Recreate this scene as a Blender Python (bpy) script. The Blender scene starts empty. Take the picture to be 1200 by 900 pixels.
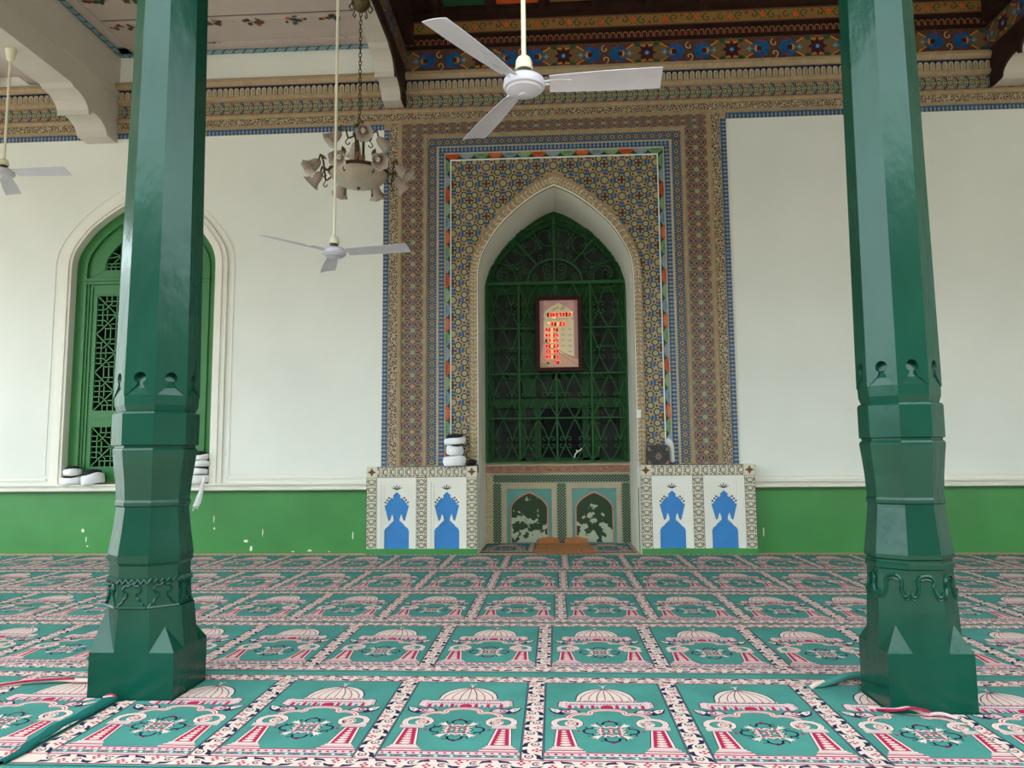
import bpy, bmesh, math, random
from mathutils import Vector, Matrix
R = math.radians
PI = math.pi
random.seed(7)
SC = bpy.context.scene
COL = SC.collection

# ------------------------------------------------------------------ materials
def lin(c):
    return tuple(((x/255.0)/12.92 if x/255.0 <= .04045 else ((x/255.0+.055)/1.055)**2.4) for x in c)
MATS = {}
def mat(name, rgb, rough=.6, var=.0, vscale=6.0, bump=0.0, bscale=40.0, metal=0.0, spec=.5, rgb2=None, emit=0.0, stretch=None, coat=0.0):
    if name in MATS: return MATS[name]
    m = bpy.data.materials.new(name); m.use_nodes = True
    nt = m.node_tree; b = nt.nodes['Principled BSDF']
    c = lin(rgb)
    b.inputs['Base Color'].default_value = (*c, 1)
    b.inputs['Roughness'].default_value = rough
    b.inputs['Metallic'].default_value = metal
    b.inputs['Specular IOR Level'].default_value = spec
    b.inputs['Coat Weight'].default_value = coat
    if emit:
        b.inputs['Emission Color'].default_value = (*c, 1); b.inputs['Emission Strength'].default_value = emit
    if var or bump:
        tc = nt.nodes.new('ShaderNodeTexCoord'); mp = nt.nodes.new('ShaderNodeMapping')
        nt.links.new(tc.outputs['Object'], mp.inputs['Vector'])
        if stretch: mp.inputs['Scale'].default_value = stretch
    if var:
        n = nt.nodes.new('ShaderNodeTexNoise'); n.inputs['Scale'].default_value = vscale; n.inputs['Detail'].default_value = 5
        nt.links.new(mp.outputs['Vector'], n.inputs['Vector'])
        r = nt.nodes.new('ShaderNodeValToRGB')
        d = lin(rgb2) if rgb2 else tuple(x*(1-var) for x in c)
        e = c if rgb2 else tuple(min(1, x*(1+var*.5)) for x in c)
        r.color_ramp.elements[0].position = .32; r.color_ramp.elements[1].position = .68
        r.color_ramp.elements[0].color = (*d, 1); r.color_ramp.elements[1].color = (*e, 1)
        nt.links.new(n.outputs['Fac'], r.inputs['Fac']); nt.links.new(r.outputs['Color'], b.inputs['Base Color'])
    if bump:
        n2 = nt.nodes.new('ShaderNodeTexNoise'); n2.inputs['Scale'].default_value = bscale; n2.inputs['Detail'].default_value = 4
        nt.links.new(mp.outputs['Vector'], n2.inputs['Vector'])
        bp = nt.nodes.new('ShaderNodeBump'); bp.inputs['Strength'].default_value = bump; bp.inputs['Distance'].default_value = .01
        nt.links.new(n2.outputs['Fac'], bp.inputs['Height']); nt.links.new(bp.outputs['Normal'], b.inputs['Normal'])
    MATS[name] = m
    return m

def mat_arabesque(name, dark, light, scale=30.0, thick=.055, extra=None):
    """fine curling two-tone scroll work: edges of a warped Voronoi pattern"""
    if name in MATS: return MATS[name]
    m = mat(name, light, .55)
    nt = m.node_tree; b = nt.nodes['Principled BSDF']
    tc = nt.nodes.new('ShaderNodeTexCoord')
    ns = nt.nodes.new('ShaderNodeTexNoise'); ns.inputs['Scale'].default_value = scale*.7
    nt.links.new(tc.outputs['Object'], ns.inputs['Vector'])
    mx = nt.nodes.new('ShaderNodeVectorMath'); mx.operation = 'MULTIPLY_ADD'
    mx.inputs[1].default_value = (.03, .03, .03)
    nt.links.new(ns.outputs['Color'], mx.inputs[0]); nt.links.new(tc.outputs['Object'], mx.inputs[2])
    vo = nt.nodes.new('ShaderNodeTexVoronoi'); vo.feature = 'DISTANCE_TO_EDGE'; vo.inputs['Scale'].default_value = scale
    nt.links.new(mx.outputs[0], vo.inputs['Vector'])
    r = nt.nodes.new('ShaderNodeValToRGB'); r.color_ramp.interpolation = 'CONSTANT'
    r.color_ramp.elements[0].color = (*lin(light), 1); r.color_ramp.elements[0].position = 0
    r.color_ramp.elements[1].color = (*lin(dark), 1); r.color_ramp.elements[1].position = thick*2.2
    e = r.color_ramp.elements.new(.30); e.color = (*lin(extra or light), 1)
    nt.links.new(vo.outputs['Distance'], r.inputs['Fac']); nt.links.new(r.outputs['Color'], b.inputs['Base Color'])
    return m

def mat_peel(name, under, paint, scale=5.0, level=.52):
    """old paint with flaked patches"""
    if name in MATS: return MATS[name]
    m = mat(name, paint, .6); nt = m.node_tree; b = nt.nodes['Principled BSDF']
    tc = nt.nodes.new('ShaderNodeTexCoord'); n = nt.nodes.new('ShaderNodeTexNoise')
    n.inputs['Scale'].default_value = scale; n.inputs['Detail'].default_value = 8; n.inputs['Roughness'].default_value = .62
    nt.links.new(tc.outputs['Object'], n.inputs['Vector'])
    sx = nt.nodes.new('ShaderNodeSeparateXYZ'); nt.links.new(tc.outputs['Object'], sx.inputs[0])
    mr = nt.nodes.new('ShaderNodeMapRange')      # more flaking near the floor
    mr.inputs['From Min'].default_value = .62; mr.inputs['From Max'].default_value = .08
    mr.inputs['To Min'].default_value = -.10; mr.inputs['To Max'].default_value = .10
    nt.links.new(sx.outputs['Z'], mr.inputs['Value'])
    ad = nt.nodes.new('ShaderNodeMath'); nt.links.new(n.outputs['Fac'], ad.inputs[0]); nt.links.new(mr.outputs['Result'], ad.inputs[1])
    r = nt.nodes.new('ShaderNodeValToRGB'); r.color_ramp.interpolation = 'CONSTANT'
    r.color_ramp.elements[0].color = (*lin(paint), 1); r.color_ramp.elements[1].color = (*lin(under), 1); r.color_ramp.elements[1].position = level
    nt.links.new(ad.outputs[0], r.inputs['Fac']); nt.links.new(r.outputs['Color'], b.inputs['Base Color'])
    return m

PLASTER = mat('wall_plaster', (230, 231, 222), .62, .06, .7, .08, 60)
TRIMW = mat('white_trim_paint', (232, 229, 217), .5, .05, 2)
GREENWALL = mat('green_dado_paint', (68, 140, 74), .38, .12, 1.6, .05, 30)
CHIP = mat('flaked_plaster', (235, 232, 220), .8)
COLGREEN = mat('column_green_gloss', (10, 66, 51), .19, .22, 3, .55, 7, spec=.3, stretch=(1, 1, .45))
COLDARK = mat('column_green_shade', (9, 58, 44), .45, .1, 5)  # darker copy of the column green, keyhole shade put into the colour
WINGREEN = mat('window_green_paint', (46, 118, 54), .42, .12, 4)
IRONGREEN = mat('niche_window_green', (20, 70, 28), .5, .15, 5, spec=.3)
IRON = mat('grille_green_iron', (38, 94, 50), .55, .15, 20, spec=.3)
STONE = mat('tan_carved_stone', (166, 143, 110), .75, .14, 14, .5, 60)
STONEL = mat('pale_stone', (190, 178, 152), .7, .12, 5, .2, 60)
CARVED = mat('carved_tan_stone', (168, 146, 114), .7, .30, 22, 1.0, 34)
RELIEF = mat('relief_highlight_stone', (206, 188, 156), .5, .2, 30)  # highlights of the carving put into a paler stone colour
BEAMW = mat('white_beam_paint', (192, 184, 172), .6, .07, 2)
CEILW = mat('white_ceiling_paint', (186, 172, 164), .6, .07, 2)
DARKWOOD = mat('dark_painted_wood', (50, 28, 22), .6, .4, 5, .2, 30, spec=.25)
FLOORM = mat('sandy_floor', (196, 160, 122), .7, .12, 4)
DARKROOM = mat('room_shade', (26, 24, 25), .9)
GLASS = mat('dark_grey_glass', (52, 57, 54), .4, .5, 4, spec=.12)  # opaque dark grey, tone varied at random
T = dict(
  cream=mat('cream_tile', (164, 150, 116), .45), blue=mat('blue_tile', (22, 88, 142), .35, .25, 9), lblue=mat('pale_blue_tile', (128, 154, 172), .25, .2, 8),
  red=mat('red_tile', (134, 44, 40), .4), green=mat('green_tile', (26, 84, 50), .4), dgreen=mat('dark_green_tile', (28, 56, 38), .4),
  slate=mat('slate_blue_tile', (84, 98, 98), .4), maroon=mat('maroon_tile', (74, 22, 26), .4), vcream=mat('light_cream_tile', (212, 204, 180), .45), orange=mat('amber_tile', (206, 140, 44), .4), rust=mat('rust_orange_tile', (206, 88, 40), .25, .18, 9),
  lgreen=mat('pale_green_tile', (120, 164, 118), .25, .18, 9), navy=mat('navy_tile', (34, 44, 78), .4), black=mat('black_tile', (26, 28, 28), .4),
  teal=mat('teal_tile', (70, 128, 130), .4), tan=mat('tan_ground', (190, 158, 112), .6), dcream=mat('dull_cream_tile', (158, 144, 114), .45), umber=mat('umber_paint', (118, 88, 56), .6), brown=mat('brown_tile', (92, 56, 44), .5),
  ochre=mat('ochre_ground', (138, 104, 50), .6))
C = dict(
  teal=mat('carpet_teal_pile', (72, 134, 124), .95, .16, 3.2, .5, 260, spec=.1), cream=mat('carpet_cream_pile', (212, 190, 178), .95, .05, 30, .4, 260, spec=.1),
  red=mat('carpet_crimson_pile', (166, 32, 72), .95, .08, 20, spec=.1), navy=mat('carpet_navy_pile', (38, 32, 62), .95, .08, 20, spec=.1),
  pink=mat('carpet_pink_pile', (206, 170, 172), .95, .08, 20, spec=.1), dteal=mat('carpet_dark_edge', (20, 84, 78), .95, .1, 9, spec=.1))
CLOTH = mat('white_turban_cloth', (240, 240, 242), .85, .04, 12)
CAPB = mat('black_cap_cloth', (18, 18, 22), .8)
FANW = mat('white_fan_enamel', (200, 198, 210), .35, .05, 6)
FANB = mat('cream_fan_enamel', (222, 216, 190), .4)
RUST = mat('grimy_metal', (74, 62, 52), .6, .4, 30)
BRONZE = mat('dark_bronze', (84, 70, 46), .45, .25, 30, metal=.6)
LEAF = mat('brown_leaf_metal', (140, 92, 54), .5, .2, 20)
SHADE = mat('frosted_shade_glass', (176, 160, 148), .4, .12, 10)
BULB = mat('white_bulb', (236, 232, 222), .3)
BOWL = mat('alabaster_bowl_glass', (178, 166, 148), .35, .14, 10)
CARD = mat('brown_cardboard', (172, 112, 62), .8, .16, 6)
BOXDK = mat('dark_carved_wood', (60, 56, 54), .6, .5, 24, .6, 40)
LED = mat('red_led', (255, 60, 44), .5, emit=1.5)
LEDY = mat('amber_led', (255, 170, 90), .5, emit=.9)

# ------------------------------------------------------------------ object helpers
def link(o, parent=None):
    COL.objects.link(o)
    if parent: o.parent = parent
    return o
def tag(o, label=None, cat=None, group=None, kind=None):
    if label: o['label'] = label
    if cat: o['category'] = cat
    if group: o['group'] = group
    if kind: o['kind'] = kind
    return o
def empty(name, loc=(0, 0, 0), rz=0.0, **kw):
    o = bpy.data.objects.new(name, None); o.empty_display_size = .1
    o.location = loc; o.rotation_euler = (0, 0, rz); link(o); return tag(o, **kw)
def copy_tree(o, parent=None):
    c = o.copy(); COL.objects.link(c)
    if parent: c.parent = parent
    for ch in list(o.children): copy_tree(ch, c)
    return c

class MB:
    """collects shapes into one mesh"""
    def __init__(s): s.v = []; s.f = []; s.m = []; s.mats = []
    def mi(s, m):
        if m not in s.mats: s.mats.append(m)
        return s.mats.index(m)
    def face(s, pts, m):
        i = len(s.v); s.v += [tuple(p) for p in pts]; s.f.append(tuple(range(i, i+len(pts)))); s.m.append(s.mi(m))
    def mesh(s, vs, fs, m, M=None):
        i = len(s.v); k = s.mi(m)
        s.v += [tuple(M @ Vector(p)) if M else tuple(p) for p in vs]
        for f in fs: s.f.append(tuple(i+j for j in f)); s.m.append(k)
    def box(s, x0, x1, y0, y1, z0, z1, m, M=None):
        vs = [(x0,y0,z0),(x1,y0,z0),(x1,y1,z0),(x0,y1,z0),(x0,y0,z1),(x1,y0,z1),(x1,y1,z1),(x0,y1,z1)]
        s.mesh(vs, [(0,3,2,1),(4,5,6,7),(0,1,5,4),(1,2,6,5),(2,3,7,6),(3,0,4,7)], m, M)
    def prism(s, pts, d, m, axis='y', off=0.0, M=None):
        """outline in 2-D swept by d along an axis. axis y: pts=(x,z); z: pts=(x,y); x: pts=(y,z)"""
        def P(p, t):
            return {'y': (p[0], t, p[1]), 'z': (p[0], p[1], t), 'x': (t, p[0], p[1])}[axis]
        n = len(pts)
        vs = [P(p, off) for p in pts]+[P(p, off+d) for p in pts]
        fs = [tuple(range(n)), tuple(range(2*n-1, n-1, -1))]+[(i, i+n, (i+1) % n+n, (i+1) % n) for i in range(n)]
        s.mesh(vs, fs, m, M)
    def band(s, a, b, y0, y1, m, closed=False):
        """solid between two outlines a (outer) and b (inner) in the XZ plane, from y0 to y1"""
        n = len(a); r = range(n if closed else n-1)
        vs = [(p[0], y0, p[1]) for p in a]+[(p[0], y0, p[1]) for p in b]+[(p[0], y1, p[1]) for p in a]+[(p[0], y1, p[1]) for p in b]
        fs = []
        for i in r:
            j = (i+1) % n
            fs += [(i, j, n+j, n+i), (2*n+i, 3*n+i, 3*n+j, 2*n+j), (i, 2*n+i, 2*n+j, j), (n+i, n+j, 3*n+j, 3*n+i)]
        if not closed:
            for i in (0, n-1): fs.append((i, n+i, 3*n+i, 2*n+i))
        s.mesh(vs, fs, m)
    def tube(s, pts, r, m, n=6, closed=False, M=None, cap=True):
        pts = [Vector(p) for p in pts]; k = len(pts)
        rr = r if isinstance(r, (list, tuple)) else [r]*k
        vs = []; up = None
        for i, p in enumerate(pts):
            if closed: t = pts[(i+1) % k]-pts[(i-1) % k]
            else: t = pts[min(i+1, k-1)]-pts[max(i-1, 0)]
            if t.length < 1e-9: t = Vector((0, 0, 1))
            t.normalize()
            if up is None or abs(up.dot(t)) > .98:
                up = Vector((0, 1, 0)) if abs(t.y) < .9 else Vector((1, 0, 0))
            a = t.cross(up).normalized(); b = a.cross(t).normalized(); up = b
            for j in range(n):
                w = 2*PI*(j+.5)/n
                vs.append(p+rr[i]*(math.cos(w)*a+math.sin(w)*b))
        fs = []
        for i in range(k if closed else k-1):
            for j in range(n):
                a0 = i*n+j; a1 = i*n+(j+1) % n; b0 = ((i+1) % k)*n+j; b1 = ((i+1) % k)*n+(j+1) % n
                fs.append((a0, a1, b1, b0))
        if not closed and cap:
            fs.append(tuple(range(n-1, -1, -1))); fs.append(tuple(range((k-1)*n, k*n)))
        s.mesh(vs, fs, m, M)
    def lathe(s, prof, m, n=24, M=None, rot=0.0, wob=None):
        """prof = (r, z) list about the z axis"""
        k = len(prof); vs = []
        for i, (r, z) in enumerate(prof):
            for j in range(n):
                w = rot+2*PI*j/n; q = r*(wob(i/(k-1), w) if wob else 1)
                vs.append((q*math.cos(w), q*math.sin(w), z))
        fs = [(i*n+j, i*n+(j+1) % n, (i+1)*n+(j+1) % n, (i+1)*n+j) for i in range(k-1) for j in range(n)]
        if prof[0][0] > 1e-5: fs.append(tuple(range(n-1, -1, -1)))
        if prof[-1][0] > 1e-5: fs.append(tuple(range((k-1)*n, k*n)))
        s.mesh(vs, fs, m, M)
    def ball(s, c, r, m, n=10, sc=(1, 1, 1)):
        prof = [(r*math.sin(PI*i/n), -r*math.cos(PI*i/n)) for i in range(n+1)]
        s.lathe(prof, m, n+2, Matrix.Translation(c) @ Matrix.Diagonal((*sc, 1)))
    def build(s, name, parent=None, smooth=False, fix=True):
        me = bpy.data.meshes.new(name); me.from_pydata(s.v, [], s.f)
        for m in s.mats: me.materials.append(m)
        me.polygons.foreach_set('material_index', s.m)
        if fix:
            bm = bmesh.new(); bm.from_mesh(me); bmesh.ops.recalc_face_normals(bm, faces=bm.faces[:]); bm.to_mesh(me); bm.free()
        me.update()
        if smooth:
            me.polygons.foreach_set('use_smooth', [True]*len(me.polygons))
            try: me.set_sharp_from_angle(angle=R(35))
            except Exception: pass
        return link(bpy.data.objects.new(name, me), parent)

# ------------------------------------------------------------------ flat inlay patterns
def clip_half(p, ax, val, keep):
    out = []
    n = len(p)
    for i in range(n):
        a = p[i]; b = p[(i+1) % n]
        ia = (a[ax]-val)*keep >= 0; ib = (b[ax]-val)*keep >= 0
        if ia: out.append(a)
        if ia != ib:
            t = (val-a[ax])/(b[ax]-a[ax]); out.append((a[0]+t*(b[0]-a[0]), a[1]+t*(b[1]-a[1])))
    return out
class Pat:
    """inlay drawn in a 2-D plane (u, v) with u along U, v along V, lifted along N by layers"""
    def __init__(s, O=(0,0,0), U=(1,0,0), V=(0,0,1), N=(0,-1,0), step=.0004):
        s.O = Vector(O); s.U = Vector(U); s.V = Vector(V); s.N = Vector(N); s.step = step
        s.mb = MB(); s.st = [(1,0,0,1,0,0)]; s.clip = None; s.holes = []; s.base = 0.0; s.reject = None
    def push(s, tx=0, ty=0, sx=1, sy=1, rot=0):
        a,b,c,d,e,f = s.st[-1]; cr, sr = math.cos(rot), math.sin(rot)
        A,B,Cc,D = cr*sx, -sr*sy, sr*sx, cr*sy
        s.st.append((a*A+b*Cc, a*B+b*D, c*A+d*Cc, c*B+d*D, a*tx+b*ty+e, c*tx+d*ty+f))
    def pop(s): s.st.pop()
    def poly(s, pts, m, L=1):
        a,b,c,d,e,f = s.st[-1]
        p = [(a*x+b*y+e, c*x+d*y+f) for x, y in pts]
        if s.reject and any(s.reject(*q) for q in p): return
        if s.clip:
            x0,x1,y0,y1 = s.clip
            xs = [q[0] for q in p]; ys = [q[1] for q in p]
            if max(xs) <= x0 or min(xs) >= x1 or max(ys) <= y0 or min(ys) >= y1: return
            if min(xs) < x0: p = clip_half(p, 0, x0, 1)
            if max(xs) > x1 and p: p = clip_half(p, 0, x1, -1)
            if min(ys) < y0 and p: p = clip_half(p, 1, y0, 1)
            if max(ys) > y1 and p: p = clip_half(p, 1, y1, -1)
        for q in s._holes(p, 0): s._emit(q, m, L)
    def _holes(s, p, i):
        if len(p) < 3: return
        if i >= len(s.holes): yield p; return
        x0,x1,y0,y1 = s.holes[i]
        xs = [q[0] for q in p]; ys = [q[1] for q in p]
        if max(xs) <= x0 or min(xs) >= x1 or max(ys) <= y0 or min(ys) >= y1:
            yield from s._holes(p, i+1); return
        yield from s._holes(clip_half(p, 0, x0, -1), i+1)
        yield from s._holes(clip_half(p, 0, x1, 1), i+1)
        mid = clip_half(p, 0, x0, 1)
        if mid: mid = clip_half(mid, 0, x1, -1)
        if mid:
            yield from s._holes(clip_half(mid, 1, y0, -1), i+1)
            yield from s._holes(clip_half(mid, 1, y1, 1), i+1)
    def _emit(s, p, m, L):
        h = s.base+s.step*L
        s.mb.face([s.O+s.U*x+s.V*y+s.N*h for x, y in p], m)
    def rect(s, x0, x1, y0, y1, m, L=1): s.poly([(x0,y0),(x1,y0),(x1,y1),(x0,y1)], m, L)
    def circ(s, x, y, r, m, L=1, n=12, ry=None, a0=0):
        ry = ry or r; s.poly([(x+r*math.cos(a0+2*PI*i/n), y+ry*math.sin(a0+2*PI*i/n)) for i in range(n)], m, L)
    def star(s, x, y, r0, r1, n, m, L=1, a0=0):
        s.poly([(x+(r0 if i % 2 == 0 else r1)*math.cos(a0+PI*i/n), y+(r0 if i % 2 == 0 else r1)*math.sin(a0+PI*i/n)) for i in range(2*n)], m, L)
    def line(s, pts, w, m, L=1, closed=False):
        k = len(pts); lft = []; rgt = []
        for i in range(k):
            if closed: a, b = pts[(i-1) % k], pts[(i+1) % k]
            else: a, b = pts[max(i-1, 0)], pts[min(i+1, k-1)]
            dx, dy = b[0]-a[0], b[1]-a[1]; l = math.hypot(dx, dy) or 1
            wi = w[i] if isinstance(w, (list, tuple)) else w
            nx, ny = -dy/l*wi/2, dx/l*wi/2
            lft.append((pts[i][0]+nx, pts[i][1]+ny)); rgt.append((pts[i][0]-nx, pts[i][1]-ny))
        for i in range(k if closed else k-1):
            j = (i+1) % k; s.poly([lft[i], lft[j], rgt[j], rgt[i]], m, L)
    def arc(s, x, y, r, a0, a1, w, m, L=1, n=8, ry=None):
        ry = ry or r; s.line([(x+r*math.cos(a0+(a1-a0)*i/n), y+ry*math.sin(a0+(a1-a0)*i/n)) for i in range(n+1)], w, m, L)
    def spiral(s, x, y, r, a0, turns, w, m, L=1, n=14, r_in=.15):
        s.line([(x+r*(1-(1-r_in)*t)*math.cos(a0+turns*2*PI*t), y+r*(1-(1-r_in)*t)*math.sin(a0+turns*2*PI*t)) for t in [i/n for i in range(n+1)]], w, m, L)
    def build(s, name, parent=None, label=None):
        o = s.mb.build(name, parent, fix=False)
        if label: o['label'] = label
        return o

def catmull(P, n=6):
    out = []
    for i in range(len(P)-1):
        p0 = P[max(i-1, 0)]; p1 = P[i]; p2 = P[i+1]; p3 = P[min(i+2, len(P)-1)]
        for k in range(n):
            t = k/n
            out.append(tuple(.5*((2*b)+(-a+c)*t+(2*a-5*b+4*c-d)*t*t+(-a+3*b-3*c+d)*t**3) for a, b, c, d in zip(p0, p1, p2, p3)))
    out.append(tuple(P[-1])); return out
ARCH = catmull([(1,0),(.985,.14),(.923,.30),(.747,.538),(.527,.726),(.308,.868),(.15,.945),(0,1)], 4)
def arch(cx, a, z0, h):
    """pointed arch outline from the left springing over the peak to the right springing"""
    l = [(cx-t*a, z0+s*h) for t, s in ARCH]; r = [(cx+t*a, z0+s*h) for t, s in reversed(ARCH[:-1])]
    return l+r

CX = .045           # centre line of the niche
NA = .957           # half width of the niche opening
NZ, NH = 3.36, 1.16 # springing and rise of the niche arch
ND = .95            # niche depth
WX, WA, WZ, WH = -5.22, .95, 3.61, .93   # left window opening
SILL = .85

# ------------------------------------------------------------------ camera
F, PITCH, YAW, ROLL, DIST, HC = 854.56, .0993, .0562, .0086, 8.8957, 1.15
def make_camera():
    cam = bpy.data.cameras.new('camera'); o = bpy.data.objects.new('camera', cam); COL.objects.link(o)
    cy, sy, cp, sp, cr, sr = math.cos(YAW), math.sin(YAW), math.cos(PITCH), math.sin(PITCH), math.cos(ROLL), math.sin(ROLL)
    fw = Vector((-sy*cp, cy*cp, sp)); r0 = Vector((cy, sy, 0)); u0 = r0.cross(fw)
    rt = r0*cr-u0*sr; up = r0*sr+u0*cr
    M = Matrix((( rt.x, up.x, -fw.x, 0), (rt.y, up.y, -fw.y, -DIST), (rt.z, up.z, -fw.z, HC), (0, 0, 0, 1)))
    o.matrix_world = M
    cam.sensor_fit = 'HORIZONTAL'; cam.sensor_width = 36; cam.lens = F/1200*36; cam.clip_start = .05; cam.clip_end = 200
    SC.camera = o
make_camera()

# ------------------------------------------------------------------ room shell
XL, XR, ZT = -10.5, 9.0, 7.2
def room():
    f = MB(); f.box(XL, XR, -11.5, 1.0, -.12, 0, FLOORM); tag(f.build('floor'), kind='structure')
    g = MB(); g.box(-60, 60, -70, -11.5, -.30, -.12, mat('courtyard_paving', (176, 172, 164), .8, .12, .8)); g.box(-60, XL, -11.5, 20, -.30, -.12, MATS['courtyard_paving'])
    tag(g.build('floor'), kind='structure')
    w = MB()
    def wall(x0, x1, z0, z1, m): w.face([(x0,0,z0),(x1,0,z0),(x1,0,z1),(x0,0,z1)], m)
    for x0, x1 in ((XL, WX-WA), (WX+WA, CX-NA), (CX+NA, XR)):
        wall(x0, x1, 0, .77, GREENWALL); wall(x0, x1, .77, ZT, PLASTER)
    wall(WX-WA, WX+WA, 0, .77, GREENWALL); wall(WX-WA, WX+WA, .77, SILL, PLASTER)
    for cx, a, z0, h, zb, d in ((WX, WA, WZ, WH, SILL, .20), (CX, NA, NZ, NH, 0, ND)):
        A = arch(cx, a, z0, h)
        half = len(A)//2
        pk = A[half]
        w.face([(x,0,z) for x, z in A[:half+1]]+[(cx,0,ZT),(cx-a,0,ZT)], PLASTER)
        w.face([(x,0,z) for x, z in A[half:]]+[(cx+a,0,ZT),(cx,0,ZT)], PLASTER)
        O = [(cx-a, zb)]+A+[(cx+a, zb)]
        for p, q in zip(O[:-1], O[1:]):
            w.face([(p[0],0,p[1]),(q[0],0,q[1]),(q[0],d,q[1]),(p[0],d,p[1])], TRIMW)
    w.face([(WX-WA,0,SILL),(WX+WA,0,SILL),(WX+WA,.22,SILL),(WX-WA,.22,SILL)], TRIMW)
    # niche back: window ledge and the wall left and right of it
    w.box(CX-NA-.05, CX+NA+.05, ND, ND+.25, 0, 1.02, STONEL)
    # closed boxes behind the two windows, room shade put into their dark colour
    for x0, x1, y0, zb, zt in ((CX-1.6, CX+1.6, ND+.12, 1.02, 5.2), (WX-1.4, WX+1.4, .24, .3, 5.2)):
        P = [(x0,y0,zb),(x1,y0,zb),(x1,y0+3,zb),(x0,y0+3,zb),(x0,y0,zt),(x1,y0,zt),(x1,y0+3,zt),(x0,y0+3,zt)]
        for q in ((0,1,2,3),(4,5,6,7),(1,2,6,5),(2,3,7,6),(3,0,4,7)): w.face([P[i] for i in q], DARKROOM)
    # flaked paint on the green dado
    rnd = random.Random(3)
    for x, z, s, t in ((-3.72,.06,.05,.09),(-3.79,.15,.07,.04),(-4.9,.05,.03,.03),(-2.99,.03,.06,.03),(-2.46,.2,.02,.12),(-4.2,.42,.015,.11),(-4.19,.3,.02,.04),(-3.58,.25,.015,.12),(-5.87,.28,.05,.07),(-5.82,.17,.02,.1),(-5.8,.09,.03,.03),(2.46,.25,.015,.13),(-3.2,.02,.05,.015),(-2.75,.02,.03,.012)):
        w.face([(x+s*.5*math.cos(k*PI/4)*rnd.uniform(.5,1.1), -.0008, z+t*.5*math.sin(k*PI/4)*rnd.uniform(.5,1.1)) for k in range(8)], CHIP)
    tag(w.build('wall_back', fix=False), kind='structure')
    r = MB(); r.box(XR, XR+.25, -11.5, 1, 0, ZT, PLASTER); tag(r.build('wall_right'), kind='structure')
    e = MB(); e.box(XL, XR, -7.75, -7.55, 5.75, ZT+.1, BEAMW); e.box(XL, XR, -7.6, .2, ZT, ZT+.1, BEAMW); tag(e.build('trim_7'), kind='structure')
    l = MB(); l.box(XL-.25, XL, -7.7, 1, 4.9, ZT, PLASTER); l.box(XL-.25, XL, -.5, 1, 0, 4.9, PLASTER); tag(l.build('wall_left'), kind='structure')
    dark = mat('dark_sky_block', (104, 94, 80), .9, .2, 2, spec=.1)  # unseen walls added to block and shape the sky light from outside
    h = MB(); h.box(0, 60, -27, -26, -.3, 11.0, dark); h.box(-19, 0, -27, -26, -.3, 11.0, dark); h.box(-60, -19, -34, -33, -.3, 5.0, dark); h.box(-27, -26, -14, 30, -.3, 8.6, mat('pale_sky_block', (206, 204, 196), .9, .08, 2)); tag(h.build('sky_block_walls'), kind='structure')
room()

def profile_x(mb, prof, x0, x1, m):
    """moulding profile (y, z) run along x"""
    n = len(prof); vs = [(x0, y, z) for y, z in prof]+[(x1, y, z) for y, z in prof]
    fs = [(i, (i+1) % n, (i+1) % n+n, i+n) for i in range(n)]+[tuple(range(n)), tuple(range(2*n-1, n-1, -1))]
    mb.mesh(vs, fs, m)

def dado_rails():
    prof = [(0,.765),(-.085,.765),(-.095,.775),(-.095,.79),(-.085,.80),(-.06,.808),(-.06,.825),(-.10,.832),(-.10,.85),(0,.852)]
    t = MB(); profile_x(t, prof, XL, -2.25, TRIMW)
    for x0, x1 in ((XL, WX-WA-.2), (WX+WA+.2, -2.24)):
        profile_x(t, [(0,.895),(-.02,.895),(-.02,.915),(-.01,.925),(0,.925)], x0, x1, TRIMW)
        profile_x(t, [(0,.955),(-.008,.955),(-.008,.968),(0,.968)], x0, x1, TRIMW)
    tag(t.build('trim_1'), kind='structure')
    t = MB(); profile_x(t, prof, 2.34, XR, TRIMW)
    profile_x(t, [(0,.852),(-.018,.852),(-.018,.885),(-.008,.89),(0,.892)], 2.34, XR, TRIMW)
    profile_x(t, [(0,.905),(-.006,.905),(-.006,.915),(0,.915)], 2.34, XR, TRIMW)
    tag(t.build('trim_2'), kind='structure')
dado_rails()

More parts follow.
